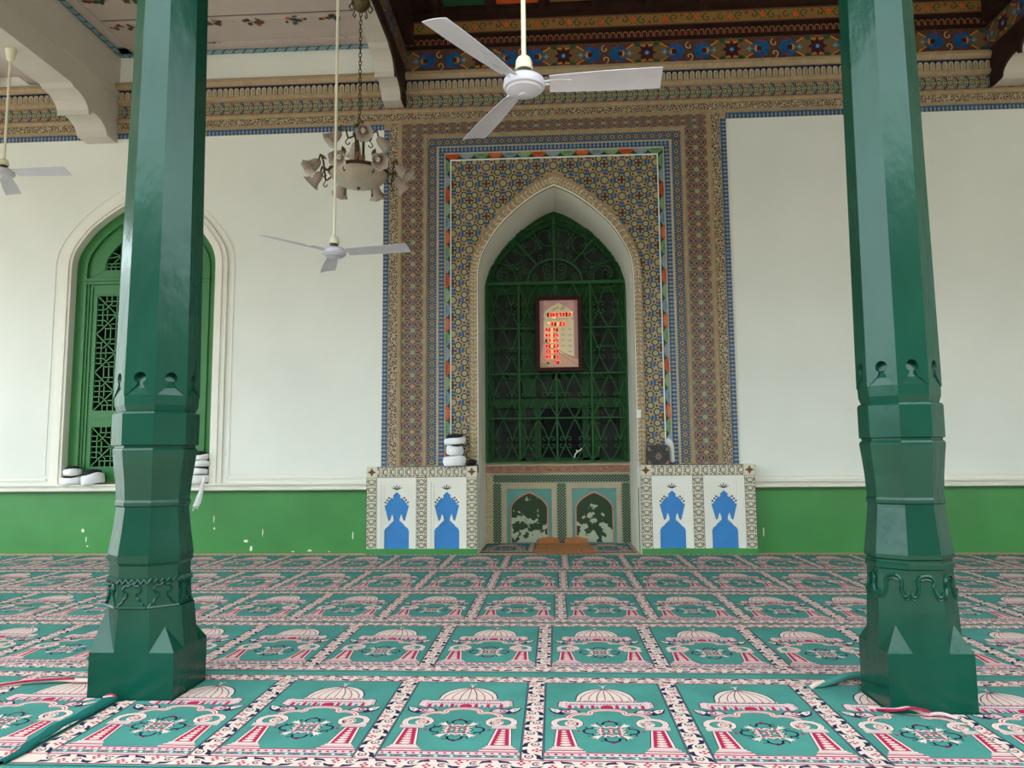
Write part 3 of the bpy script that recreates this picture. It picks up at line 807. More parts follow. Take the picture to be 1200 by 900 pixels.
def window_left():
    root = empty('window_1', (WX, 0, SILL), kind='structure')
    inv = Matrix.Translation((-WX, 0, -SILL))
    def part(mb, name, par=root, **k):
        o = mb.build(name, par, **k)
        if par is root: o.matrix_parent_inverse = inv
        return o
    # plaster trim round the opening
    b = MB()
    def O(a, h, z0, zb): return [(WX-a, zb)]+arch(WX, a, z0, h)+[(WX+a, zb)]
    b.band(O(1.105, 1.09, WZ, SILL), O(.95, WH, WZ, SILL), -.028, 0, TRIMW); b.band(O(1.045, 1.03, WZ, SILL), O(.985, .965, WZ, SILL), -.045, -.028, TRIMW)
    b.band(O(1.19, 1.18, WZ, SILL+.1), O(1.175, 1.165, WZ, SILL+.1), -.008, 0, TRIMW)
    part(b, 'plaster_trim')
    # green frame in steps
    b = MB(); ti = 3.47
    b.band(O(.95, WH, WZ, SILL), O(.835, .80, WZ, SILL), .14, .20, WINGREEN)
    b.band(O(.835, .80, WZ, SILL), O(.80, .77, WZ, SILL), .115, .20, WINGREEN)
    b.box(WX-.84, WX+.84, .12, .2, ti-.05, ti+.03, WINGREEN); b.box(WX-.84, WX+.84, .10, .2, ti-.01, ti+.015, WINGREEN)
    b.box(WX-.84, WX+.84, .13, .2, SILL, SILL+.07, WINGREEN)
    part(b, 'window_frame')
    # fanlight
    b = MB()
    b.band([(WX-.80, ti+.03)]+arch(WX, .80, WZ, .77)+[(WX+.80, ti+.03)], [(WX-.58, ti+.14)]+arch(WX, .58, WZ+.02, .54)+[(WX+.58, ti+.14)], .15, .19, WINGREEN)
    b.box(WX-.8, WX+.8, .153, .19, ti+.03, ti+.14, WINGREEN)
    fan = part(b, 'fanlight')
    b = MB(); d = .011
    def bar(p, q):
        p = Vector((p[0], 0, p[1])); q = Vector((q[0], 0, q[1])); a = math.atan2((q-p).z, (q-p).x)
        b.box(0, (q-p).length, 0, .02, -d/2, d/2, WINGREEN, Matrix.Translation((p.x, .16, p.z)) @ Matrix.Rotation(-a, 4, 'Y'))
    def top(x):
        t = min(1, abs(x-WX)/.6)
        for (t0, s0), (t1, s1) in zip(ARCH[:-1], ARCH[1:]):
            if t1 <= t <= t0: return WZ+.02+.56*(s0+(s1-s0)*((t0-t)/max(1e-6, t0-t1)))
        return WZ
    z0 = ti+.14
    for s in (-1, 0, 1):
        c = WX+s*.38
        for k in range(8):
            a = k*PI/4; bar((c, z0+.19), (c+.19*math.cos(a), min(top(c+.19*math.cos(a)), z0+.19+.19*math.sin(a))))
        for u in (-.13, -.07, .07, .13): bar((c+u, z0), (c+u, z0+.09))
        bar((c-.19, z0+.045), (c+.19, z0+.045)); bar((c-.19, z0+.09), (c+.19, z0+.09))
        bar((c-.19, z0), (c-.19, top(c-.19))); bar((c+.19, z0), (c+.19, top(c+.19)))
    bar((WX-.4, z0+.38), (WX+.4, z0+.38))
    b.build('lattice', fan)
    # two shutter leaves
    for sg in (-1, 1):
        x0, x1 = (WX-.80, WX-.01) if sg < 0 else (WX+.01, WX+.80)
        l0, l1 = x0+.135, x1-.135
        b = MB(); zA, zB, zC, zD = SILL+.22, SILL+.72, SILL+.93, ti-.20
        for r in ((x0, l0, SILL+.07, ti-.05), (l1, x1, SILL+.07, ti-.05), (l0, l1, SILL+.07, zA), (l0, l1, zB, zC), (l0, l1, zD, ti-.05)): b.box(r[0], r[1], .15, .19, r[2], r[3], WINGREEN)
        for r in ((x0, x0+.03, SILL+.07, ti-.05), (x0+.06, x0+.075, SILL+.1, ti-.08), (x1-.03, x1, SILL+.07, ti-.05)): b.box(r[0], r[1], .135, .15, r[2], r[3], WINGREEN)
        for z in (zB+.09, zB+.115): b.box(l0, l1, .14, .15, z, z+.012, WINGREEN)
        for za, zb in ((zA, zB), (zC, zD)):
            b.box(l0-.03, l1+.03, .142, .15, za-.03, za-.018, WINGREEN); b.box(l0-.03, l1+.03, .142, .15, zb+.018, zb+.03, WINGREEN)
        leaf = part(b, 'shutter_leaf')
        q = MB(); star_lattice(q, l0, l1, zA, zB, .16, WINGREEN, 1); q.build('lattice', leaf)
        q = MB(); star_lattice(q, l0, l1, zC, zD, .16, WINGREEN, 3); q.build('lattice', leaf)
window_left()
for o in bpy.data.objects['window_1'].children:
    if not o.name.startswith('plaster_trim'): o.location.y -= .055

# ------------------------------------------------------------------ niche window, grille, panel
def niche_window():
    root = empty('window_2', (CX, ND, 1.08), kind='structure')
    inv = Matrix.Translation((-CX, -ND, -1.08)); y0 = ND
    b = MB(); zb = 1.07; z0, h = 3.53, .98
    OUT = [(CX-NA-.04, zb)]+arch(CX, NA+.04, z0, h)+[(CX+NA+.04, zb)]
    b.band(OUT, [(CX-.88, zb)]+arch(CX, .88, z0, h-.10)+[(CX+.88, zb)], y0-.05, y0+.08, IRONGREEN)
    b.band([(CX-.88, zb)]+arch(CX, .88, z0, h-.10)+[(CX+.88, zb)], [(CX-.84, zb)]+arch(CX, .84, z0, h-.17)+[(CX+.84, zb)], y0-.004, y0+.08, IRONGREEN)
    def r(xa, xb, za, zb_, d=0.0): b.box(xa, xb, y0+d, y0+.07, za, zb_, IRONGREEN)
    X = lambda px: (px-655)/86.8+CX+.015       # widths measured on the window plane
    r(CX-.88, CX+.88, 3.36, 3.52, .004)          # rail under the fanlight
    r(CX-.46, CX-.36, 1.95, 3.36); r(CX+.42, CX+.53, 1.95, 3.36)       # side posts
    r(CX-.36, CX+.42, 3.24, 3.36, .01); r(CX-.05, CX+.06, 1.95, 3.3, .01)
    r(CX-.36, CX-.27, 1.95, 3.3, .015); r(CX+.35, CX+.42, 1.95, 3.3, .015)
    r(CX-.88, CX+.88, 2.62, 2.66, .02); r(CX-.88, CX+.88, 2.19, 2.28, .01)
    r(CX-.88, CX+.88, 1.80, 1.93, -.01)        # lower wide rail
    r(CX-.88, CX+.88, zb, zb+.06)
    for xa, xb in ((-.50, -.42), (-.30, -.21), (.345, .43), (.50, .57)): r(CX+xa, CX+xb, zb, 1.82)
    o = b.build('window_frame', root); o.matrix_parent_inverse = inv
    # panes: everything is glazed but the black hatch low in the middle
    g = MB()
    g.band([(CX-.86, 3.45)]+arch(CX, .86, z0, h-.12)+[(CX+.86, 3.45)], [(CX+.0001*i, 3.45) for i in range(len(arch(CX, 1, 0, 1))+2)], y0+.05, y0+.054, GLASS)
    g.box(CX-.88, CX+.88, y0+.05, y0+.054, 1.9, 3.45, GLASS); g.box(CX-.88, CX-.24, y0+.05, y0+.054, zb, 1.9, GLASS); g.box(CX+.38, CX+.88, y0+.05, y0+.054, zb, 1.9, GLASS)
    o = g.build('window_glass', root); o.matrix_parent_inverse = inv
    # ledge with carved pink-brown front
    b = MB(); b.box(CX-NA, CX+NA, ND-.05, ND+.08, 1.025, 1.07, STONEL)
    pinkb = mat('carved_pink_brown_ledge', (172, 122, 98), .7, .25, 18, .8, 30)
    b.box(CX-NA, CX+NA, ND-.035, ND, .935, 1.026, pinkb)
    for i in range(15):
        x = CX-NA+.08+i*.128; b.ball((x, ND-.036, .982), .022, pinkb, 6, (1.3, .5, .7)); b.ball((x+.05, ND-.036, .97), .014, STONE, 5, (1.2, .5, .8))
    o = b.build('window_ledge', root); o.matrix_parent_inverse = inv
niche_window()

def scroll(c, r, a0, turns, y, n=16, rin=.2):
    return [(c[0]+r*(1-(1-rin)*t)*math.cos(a0+turns*2*PI*t), y, c[1]+r*(1-(1-rin)*t)*math.sin(a0+turns*2*PI*t)) for t in [i/n for i in range(n+1)]]
def grille():
    y = ND-.09
    root = empty('window_grille', (CX, y, 1.08), label='green wrought iron scrollwork grille filling the arched niche window', cat='grille')
    inv = Matrix.Translation((-CX, -y, -1.08))
    zb, zf = 1.08, 3.50; xl, xr = CX-NA+.02, CX+NA-.01
    def part(b, n): o = b.build(n, root); o.matrix_parent_inverse = inv; return o
    b = MB(); W = xr-xl; cols = [xl, xl+W*.235, xl+W*.5, xl+W*.75, xr]; rows = [zb, 1.66, 2.26, 2.88, zf]
    for x in cols[1:-1]: b.box(x-.012, x+.012, y-.012, y+.012, zb, zf, IRON)
    for x in (xl, xr): b.box(x-.015, x+.015, y-.012, y+.012, zb, zf+.05, IRON)
    for z in rows[1:-1]: b.box(xl, xr, y-.008, y+.008, z-.010, z+.010, IRON)
    b.box(xl-.01, xr+.01, y-.014, y+.014, zf-.022, zf+.022, IRON); b.box(xl, xr, y-.012, y+.012, zb-.012, zb+.012, IRON)
    b.box(CX-.02, CX+.005, y-.012, y+.012, zf, 4.42, IRON)
    part(b, 'grille_bars')
    s = MB(); r = .0085
    for ci in range(4):
        for ri in range(4):
            x0, x1, z0, z1 = cols[ci], cols[ci+1], rows[ri], rows[ri+1]; xc = (x0+x1)/2; w = x1-x0; h = z1-z0; zc = z0+h*.44
            for sg in (-1, 1):
                # ogee diamond side
                s.tube(catmull([(xc, y, z0), (xc+sg*w*.14, y, z0+h*.18), (xc+sg*w*.27, y, zc), (xc+sg*w*.17, y, z0+h*.70), (xc, y, z1-h*.03)], 5), r, IRON, 4)
                s.tube(catmull([(xc+sg*w*.5, y, z0+h*.02), (xc+sg*w*.38, y, z0+h*.2), (xc+sg*w*.27, y, zc), (xc+sg*w*.37, y, z0+h*.70), (xc+sg*w*.5, y, z1-h*.03)], 5), r, IRON, 4)
                # four little scrolls about the crossing
                for su in (-1, 1):
                    for sv in (-1, 1):
                        s.tube(scroll((xc+sg*w*.27+su*w*.105, zc+sv*h*.075), w*.085, PI if su > 0 else 0, sv*su*-.95, y, 12), r*.8, IRON, 4)
            for sv in (-1, 1):
                for su in (-1, 1): s.tube(scroll((xc+su*w*.10, z1-h*.06+sv*h*.0), w*.075, -PI/2, su*.9, y, 10), r*.8, IRON, 4)
    part(s, 'scrollwork')
    # fanlight: half ring, rays and scrolls
    f = MB(); c = (CX, zf+.02); R0 = .37
    f.tube([(c[0]+R0*math.cos(PI*i/20), y, c[1]+R0*.84*math.sin(PI*i/20)) for i in range(21)], .014, IRON, 5)
    def edge(a):
        dx, dz = math.cos(a), math.sin(a); t = .3
        while t < 1.3:
            x, z = abs(dx*t)/.92, c[1]+dz*t
            sh = 0
            if x >= 1: break
            for (t0, s0), (t1, s1) in zip(ARCH[:-1], ARCH[1:]):
                if t1 <= x <= t0: sh = s0+(s1-s0)*((t0-x)/max(1e-6, t0-t1)); break
            if z > 3.53+sh*.90: break
            t += .01
        return t
    for a in (90, 47, 133):
        a = R(a); t = edge(a); f.tube([(c[0]+R0*.9*math.cos(a), y, c[1]+R0*.84*math.sin(a)), (c[0]+t*math.cos(a), y, c[1]+t*math.sin(a))], .012, IRON, 5)
    for a in (20, 68, 112, 160):
        a = R(a); t = edge(a); m = max(R0+.1, t*.60)
        f.tube([(c[0]+m*math.cos(a), y, c[1]+m*math.sin(a)), (c[0]+t*math.cos(a), y, c[1]+t*math.sin(a))], [.011, .009], IRON, 5)
        f.ball((c[0]+m*math.cos(a), y, c[1]+m*math.sin(a)), .024, IRON, 6)
        for sg in (-1, 1):
            aa = a+sg*R(13); rc = m+(t-m)*.42; cc = (c[0]+rc*math.cos(aa), c[1]+rc*math.sin(aa))
            e = (c[0]+(t-.04)*math.cos(a), c[1]+(t-.04)*math.sin(a)); r0 = math.hypot(e[0]-cc[0], e[1]-cc[1])
            f.tube(scroll(cc, r0, math.atan2(e[1]-cc[1], e[0]-cc[0]), sg*1.55, y, 26, .14), .007, IRON, 4)
    for a in range(10, 180, 16):
        a = R(a); t = edge(a)-.05
        f.tube(scroll((c[0]+t*math.cos(a), c[1]+t*math.sin(a)), .042, a, 1.2, y, 10), .006, IRON, 4)
    for a in (25, 65, 80, 100, 115, 155):
        a_ = R(a); f.tube(scroll((c[0]+(R0+.065)*math.cos(a_), c[1]+(R0*.84+.065)*math.sin(a_)), .05, a_+PI, 1.2*(1 if a < 90 else -1), y, 12), .006, IRON, 4)
    for sg in (-1, 1):
        f.tube(scroll((c[0]+sg*.095, c[1]+.185), .075, -PI/2+sg*.6, sg*1.4, y, 16), .007, IRON, 4); f.tube(scroll((c[0]+sg*.09, c[1]+.075), .06, PI/2-sg*.5, -sg*1.4, y, 16), .007, IRON, 4)
        f.tube(scroll((c[0]+sg*.26, c[1]+.06), .05, PI/2, -sg*1.4, y, 14), .006, IRON, 4); f.tube(scroll((c[0]+sg*.5, c[1]+.07), .06, PI/2, sg*1.4, y, 14), .006, IRON, 4)
        f.tube(scroll((c[0]+sg*.70, c[1]+.10), .10, PI/2, -sg*1.5, y, 18), .007, IRON, 4)
    part(f, 'fan_scrollwork')
    q = MB(); wm = mat('white_paint_mark', (214, 226, 210), .6)
    q.tube(catmull([(.27, y-.02, 1.13), (.285, y-.02, 1.18), (.31, y-.02, 1.20), (.30, y-.02, 1.225), (.33, y-.02, 1.215), (.37, y-.02, 1.25)], 4), .009, wm, 5)
    part(q, 'white_mark')
grille()

def lattice_diamonds(P, x0, x1, y0, y1, p=.0385):
    P.rect(x0, x1, y0, y1, mat('sage_lattice', (142, 166, 132), .6), 1)
    nx = max(1, round((x1-x0)/p)); ny = max(1, round((y1-y0)/p)); px = (x1-x0)/nx; py = (y1-y0)/ny; d = .0155
    for i in range(2*nx+1):
        for j in range(2*ny+1):
            if (i+j) % 2 == 0 or i in (0, 2*nx) or j in (0, 2*ny): continue
            x = x0+i*px/2; y = y0+j*py/2; P.poly([(x-d, y), (x, y-d), (x+d, y), (x, y+d)], T['black'], 2)
def niche_panel():
    y = ND-.012
    root = empty('niche_wall_panel', (CX, ND, 0), label='low wall panel with two flaking green arches under the niche window', cat='wall panel')
    inv = Matrix.Translation((-CX, -ND, 0))
    def put(o): o.matrix_parent_inverse = inv; return o
    b = MB(); b.box(CX-NA, CX+NA, y, ND, 0, .935, STONEL)
    edge = mat('carved_cream_edge', (196, 178, 142), .7, .3, 30, .9, 40)
    b.box(CX-NA, CX-.875, y-.012, y, 0, .935, edge); b.box(CX+.875+.09-.0, CX+NA, y-.012, y, 0, .935, edge)
    put(b.build('panel_backing', root))
    P = Pat((0, y-.001, 0))
    lattice_diamonds(P, -.825, -.705, 0, .80); lattice_diamonds(P, -.825, 1.005, .80, .912); lattice_diamonds(P, .89, 1.005, 0, .80); lattice_diamonds(P, .030, .160, 0, .80)
    put(P.build('diamond_lattice', root))
    teal = mat('pale_teal_paint', (104, 164, 152), .6, .1, 6); pink = mat('pink_arch_edge', (206, 140, 122), .6)
    peel = mat_peel('flaking_green_paint', (182, 190, 164), (38, 66, 38), 7.5, .545)
    for x0, x1 in ((-.637, -.037), (.230, .819)):
        b = MB(); tan = STONEL
        f = .062
        b.band([(x0-f, 0), (x0-f, .78), (x1+f, .78), (x1+f, 0)], [(x0, 0), (x0, .722), (x1, .722), (x1, 0)], y-.022, y, tan)
        b.box(x0, x1, y-.006, y, 0, .722, teal)
        c = (x0+x1)/2; a = .235
        A = [(c-a, .02)]+arch(c, a, .45, .21)+[(c+a, .02)]; A2 = [(c-a-.017, 0)]+arch(c, a+.017, .45, .232)+[(c+a+.017, 0)]
        b.band(A2, A, y-.022, y-.006, pink)
        o = put(b.build('arched_panel', root))
        q = MB(); q.prism(A, .004, peel, 'y', y-.012); q.build('painted_arch', o)
niche_panel()

# ------------------------------------------------------------------ plinths at both sides of the niche
def plinth(x0, x1, label, wear):
    yf = -.20
    root = empty('tiled_plinth', ((x0+x1)/2, yf/2, 0), label=label, cat='plinth', group=None)
    inv = Matrix.Translation((-(x0+x1)/2, -yf/2, 0))
    def put(o): o.matrix_parent_inverse = inv; return o
    H = 1.04; W = x1-x0; bw = W*.095
    b = MB(); b.box(x0, x1, yf+.03, -.003, 0, H, TRIMW); b.box(x0, x1, yf, yf+.03, 0, .075, GREENWALL)
    put(b.build('plinth_body', root))
    P = Pat((x0, yf, 0)); 
    bb = MB()
    xs = [(0, bw), (W/2-bw/2, W/2+bw/2), (W-bw, W)]
    for a, c in xs: bb.box(x0+a, x0+c, yf+.001, yf+.03, .075, H, TRIMW)
    bb.box(x0, x1, yf+.001, yf+.03, H-bw, H, TRIMW)
    P.mb = bb
    for a, c in xs: P.st.append((0, -1, 1, 0, c, .075)); vine(P, H-bw-.075, c-a); P.pop()
    P.push(0, H-bw); vine(P, W, bw); P.pop()
    # corner tiles
    for u in (0, W-bw):
        P.rect(u, u+bw, H-bw, H, T['vcream'], 4); P.star(u+bw/2, H-bw/2, bw*.42, bw*.2, 4, T['green'], 5); P.circ(u+bw/2, H-bw/2, bw*.2, T['red'], 6, 8)
    put(P.build('vine_tile_border', root))
    blue = mat('blue_niche_paint', (52, 128, 196), .6, .08, 5)
    for k, (a, c) in enumerate(((bw, W/2-bw/2), (W/2+bw/2, W-bw))):
        m = MB(); X0, X1, Z0, Z1 = x0+a, x0+c, .075, H-bw; cx = (X0+X1)/2; w = X1-X0; ym = yf+.030
        for f0, f1, d in ((0, .05, .004), (.05, .085, .012)):
            m.band([(X0+f0, Z0), (X0+f0, Z1-f0), (X1-f0, Z1-f0), (X1-f0, Z0)], [(X0+f1, Z0), (X0+f1, Z1-f1), (X1-f1, Z1-f1), (X1-f1, Z0)], yf+d, ym, TRIMW)
        # pierced plaster screen: cream sheet with a keyed opening over a blue ground
        m.box(X0, X1, ym-.001, ym, Z0, Z1, blue)
        S = lambda z: Z0+z
        half = [(.148, S(.0)), (.148, S(.205)), (.135, S(.235)), (.10, S(.262)), (.085, S(.285)), (.062, S(.30)), (.055, S(.325)), (.045, S(.31)), (.036, S(.335)), (.040, S(.365)), (.056, S(.405)), (.066, S(.375)), (.072, S(.345)), (.096, S(.318)), (.103, S(.335)), (.148, S(.505))]
        # toothed shoulder
        half += [(.140, S(.512)), (.122, S(.512)), (.124, S(.535)), (.104, S(.54)), (.104, S(.565)), (.082, S(.570)), (.078, S(.592)), (.060, S(.598)), (.052, S(.582)), (.042, S(.605)), (.045, S(.625)), (.0, S(.665))]
        xa, xb, zt = X0+.085, X1-.085, Z1-.085
        for sg in (-1, 1):
            e = xa if sg < 0 else xb
            pts = [(cx+sg*u, z) for u, z in half]+[(cx, zt), (e, zt), (e, Z0)]
            m.prism(pts, .010, TRIMW, 'y', ym-.012)
            for (u, z) in ((.135, .535), (.114, .562), (.093, .588)):
                m.lathe([(0, 0), (.0115, 0), (.0115, .0015), (0, .0015)], T['black'], 8, Matrix.Translation((cx+sg*u, ym-.0125, S(z+.008))) @ Matrix.Rotation(R(90), 4, 'X'))
        # painted palmette
        Q = Pat((0, ym-.0122, 0)); Q.mb = m
        for an in (-62, -34, 0, 34, 62):
            an = R(an); L = .085 if an == 0 else .072
            Q.line([(cx, S(.69)), (cx+.5*L*math.sin(an)*1.1, S(.69)+.5*L*math.cos(an)), (cx+L*math.sin(an), S(.69)+L*math.cos(an)*.85)], [.005, .013, .003], T['black'], 1)
        if wear and k == 1:
            for px, pz, s in ((-.05, .12, .03), (.04, .13, .035), (.06, .06, .02), (-.02, .1, .015)): Q.star(cx+px, S(pz), s*.6, s*.25, 5, CHIP, -29)
        put(m.build('arched_screen_panel', root))
plinth(-2.245, -.915, 'white plinth edged in vine tiles with two blue arches, below the stacked turbans', True)
plinth(1.012, 2.335, 'white vine-tiled plinth with blue arches below the dark carved box', False)

# ------------------------------------------------------------------ carpets
MP = .6454; PW = MP*.857; PL = .949
def mat_motif(P):
    """one prayer panel in unit coordinates: u right, v down from the far edge; drawn in metres"""
    W, H = PW, PL
    def p(u, v): return (u*W, -v*H)
    def poly(pts, m, L): P.poly([p(*q) for q in pts], m, L)
    def line(pts, w, m, L, closed=False): P.line([p(*q) for q in pts], w, m, L, closed)
    def sym(fn):
        fn(lambda u: u); fn(lambda u: 1-u)
    # panel outline
    line([(0, 0), (1, 0), (1, 1), (0, 1)], .004, C['navy'], 2, True); line([(-.012, -.006), (1.012, -.006), (1.012, 1.006), (-.012, 1.006)], .003, C['red'], 2, True)
    # lower border rows
    P.rect(0, W, -H, -H*.925, C['pink'], 2); P.rect(0, W, -H*.985, -H*.958, C['teal'], 3); P.rect(0, W, -H*.928, -H*.921, C['red'], 3)
    for i in range(18):
        u = (i+.5)/18; P.circ(u*W, -H*.942, .0075, C['navy'] if i % 2 else C['red'], 3, 6); P.circ(u*W, -H*.972, .008, C['cream'] if i % 2 else C['red'], 4, 6); P.circ(u*W+.008, -H*.962, .005, C['navy'], 4, 5)
    # crescent finial
    cx = .505
    P.arc(cx*W, -.035*H, .016, R(200), R(340), .006, C['cream'], 3, 6); line([(cx, .05), (cx, .11)], .006, C['cream'], 3); P.circ(cx*W, -.072*H, .008, C['cream'], 4, 6)
    # ribbed dome
    dome = [(cx-.245, .285)]+[(cx-.245*math.cos(PI*k/14)*(1 if k else 1), .285-.185*math.sin(PI*k/14)**.85) for k in range(1, 14)]+[(cx+.245, .285)]
    poly([(cx+(u-cx)*1.04, v-(.006 if v < .28 else 0)) for u, v in dome], C['navy'], 2); poly(dome, C['cream'], 3)
    for k in range(-3, 4):
        line([(cx, .10)]+[(cx+k*.072*math.sin(PI/2*t), .10+.185*t**1.25) for t in (.25, .5, .75, 1)], .0045, C['navy'] if k % 2 else C['red'], 4)
    # drum and arcade
    poly([(.255, .278), (.765, .278), (.765, .30), (.255, .30)], C['pink'], 4); line([(.255, .30), (.765, .30)], .005, C['navy'], 5)
    for i in range(10): P.circ((.28+i*.0515)*W, -.289*H, .006, C['red'], 5, 5)
    body = [(.115, .305), (.155, .292), (.20, .305), (.80, .305), (.845, .292), (.885, .305), (.895, .37), (.84, .392), (.16, .392), (.105, .37)]
    poly([(cx+(u-cx)*1.02, .345+(v-.345)*1.08) for u, v in body], C['navy'], 2); poly(body, C['pink'], 3)
    poly([(.20, .305), (.80, .305), (.80, .322), (.20, .322)], C['cream'], 4); line([(.20, .34), (.80, .34)], .004, C['navy'], 4)
    for i in range(22): P.circ((.21+i*.0275)*W, -.331*H, .0045, C['navy'], 4, 4)
    for u in (.20, .30, .39, .59, .69, .80): poly([(u-.013, .348), (u+.013, .348), (u+.016, .392), (u-.016, .392)], C['red'], 4)
    poly([(.455, .392), (.455, .365), (.48, .352), (.51, .348), (.54, .352), (.555, .365), (.555, .392)], C['red'], 4)
    for u in (.25, .345, .425, .64, .745): poly([(u-.013, .392), (u-.013, .368), (u, .358), (u+.013, .368), (u+.013, .392)], C['teal'], 4)
    for s in (.15, .85):
        for q in (.318, .34, .362): P.circ(s*W, -q*H, .007, C['cream'], 4, 6); P.circ((s+.025)*W, -(q+.01)*H, .004, C['navy'], 5, 5)
    # corner sprays
    def spray(f):
        poly([(f(.025), .392), (f(.10), .402), (f(.15), .412), (f(.22), .402), (f(.27), .425), (f(.295), .455), (f(.21), .478), (f(.13), .484), (f(.08), .468), (f(.045), .445)], C['navy'], 2)
        poly([(f(.035), .398), (f(.10), .410), (f(.13), .428), (f(.10), .458), (f(.06), .438)], C['cream'], 3); poly([(f(.14), .474), (f(.20), .468), (f(.27), .448), (f(.25), .425), (f(.22), .412), (f(.19), .42), (f(.23), .445), (f(.19), .458)], C['pink'], 3); poly([(f(.055), .415), (f(.09), .422), (f(.085), .44)], C['teal'], 4)
        P.circ(f(.165)*W, -.438*H, .018, C['cream'], 3, 8, ry=.016); P.circ(f(.165)*W, -.438*H, .010, C['red'], 4, 7); P.circ(f(.215)*W, -.442*H, .010, C['pink'], 3, 6)
        P.circ(f(.075)*W, -.49*H, .007, C['red'], 3, 5); P.circ(f(.29)*W, -.415*H, .006, C['red'], 3, 5)
    sym(spray)
    # many-lobed arch resting on scroll capitals
    half = catmull([(.205, .555), (.185, .535), (.20, .50), (.25, .475), (.31, .468), (.345, .475), (.365, .462), (.36, .445), (.40, .425), (.45, .416), (.5, .412)], 3)
    full = half+[(1-u, v) for u, v in reversed(half[:-1])]
    line(full, .030, C['red'], 2); line(full, .024, C['cream'], 3); line(full, .005, C['red'], 4)
    def cap(f):
        sg = 1 if f(.2) < .5 else -1
        c = (f(.175)*W, -.592*H)
        pts = [(c[0]+sg*.052*math.cos(R(250)-R(300)*t)*(1-.1*t)*1.15, c[1]+.056*math.sin(R(250)-R(300)*t)*(1-.1*t)) for t in [i/10 for i in range(11)]]
        P.line(pts, .032, C['navy'], 4); P.line(pts, .026, C['cream'], 5); P.line(pts, .004, C['pink'], 6)
        P.circ(c[0]+sg*.018, c[1]-.004, .031, C['cream'], 5, 10); P.spiral(c[0]+sg*.018, c[1]-.004, .024, 0, 1.4, .005, C['red'], 6, 14)
        for k in range(4): P.rect(f(.145)*W-.052, f(.145)*W+.052, -(.633+k*.010)*H-.004, -(.633+k*.010)*H+.004, C['pink'] if k % 2 else C['cream'], 6)
        # tapered crimson pillar with white beads
        x = f(.145); xb = f(.155)
        poly([(x-.062, .668), (x+.062, .668), (xb+.092, .862), (xb-.092, .862)], C['navy'], 2)
        poly([(x-.056, .670), (x+.056, .670), (xb+.086, .86), (xb-.086, .86)], C['cream'], 3)
        poly([(x-.042, .672), (x+.042, .672), (xb+.068, .858), (xb-.068, .858)], C['red'], 4)
        for k in range(7): t = k/6; P.circ((x+(xb-x)*t)*W, -(.690+t*.152)*H, .010+.014*t, C['cream'], 5, 7, ry=.008+.003*t)
        for k, (hw, v0, v1, m) in enumerate(((.095, .862, .878, 'cream'), (.115, .880, .895, 'pink'), (.125, .895, .903, 'red'), (.135, .905, .922, 'cream'))):
            poly([(xb-hw, v0), (xb+hw, v0), (xb+hw*1.06, v1), (xb-hw*1.06, v1)], C[m], 3)
        line([(xb-.145, .922), (xb+.145, .922)], .006, C['red'], 4)
    sym(cap)
    # central medallion
    mx, my = .5*W, -.685*H
    P.star(mx, my, .070, .058, 8, C['navy'], 2); P.star(mx, my, .064, .052, 8, C['cream'], 3)
    P.star(mx, my, .057, .048, 8, C['teal'], 4); P.arc(mx, my, .047, 0, 2*PI, .007, C['pink'], 4.5, 14)
    for a in range(4):
        P.push(mx, my, 1, 1, a*PI/2)
        P.poly([(.0, 0), (.040, .010), (.050, 0), (.040, -.010)], C['cream'], 5); P.circ(.034, 0, .009, C['red'], 6, 7)
        P.arc(.085, 0, .03, R(-110), R(110), .010, C['navy'], 3, 8); P.circ(.135 if a % 2 == 0 else .122, 0, .009, C['red'], 3, 6); P.circ(.112, 0, .006, C['navy'], 4, 5)
        P.pop(); P.push(mx, my, 1, 1, a*PI/2+PI/4)
        P.poly([(.064, -.004), (.082, -.010), (.108, -.018), (.098, -.004), (.116, 0), (.098, .004), (.108, .018), (.082, .010), (.064, .004)], C['cream'], 4); P.arc(.066, 0, .022, R(90), R(270), .007, C['cream'], 5, 6); P.circ(.046, 0, .010, C['red'], 6, 6)
        for sg in (-1, 1): P.arc(.092, sg*.034, .014, R(0), R(250), .006, C['navy'], 3, 6)
        P.pop()
    P.circ(mx, my, .016, C['red'], 6, 8); P.circ(mx, my, .008, C['cream'], 7, 6)
def border_sprig(P, L, W, seed=0):
    """cream border: navy leaf pairs and clusters of crimson dots, along u from 0 to L"""
    n = max(1, round(L/.118)); p = L/n
    for i in range(n):
        x = (i+.5)*p; sg = 1 if i % 2 else -1; y = W/2
        P.poly([(x-.056, y+sg*W*.46), (x-.016, y+sg*W*.36), (x+.002, y+sg*W*.06), (x-.024, y+sg*W*.20), (x-.048, y+sg*W*.20)], C['navy'], 3)
        P.poly([(x+.034, y-sg*W*.46), (x+.002, y-sg*W*.36), (x-.008, y-sg*W*.04), (x+.014, y-sg*W*.2), (x+.044, y-sg*W*.22)], C['navy'], 3)
        P.arc(x-.026, y-sg*W*.12, W*.17, R(40), R(320), .006, C['navy'], 3, 7)
        for dx, dy in ((-.008, .0), (.008, .0), (0, .012), (0, -.012)): P.circ(x+.034+dx*1.25, y+sg*W*.20+dy*1.2, .0074, C['red'], 3, 6)
        P.circ(x-.026, y-sg*W*.12, .006, C['red'], 4, 5); P.circ(x-.052, y-sg*W*.36, .006, C['red'], 3, 5)
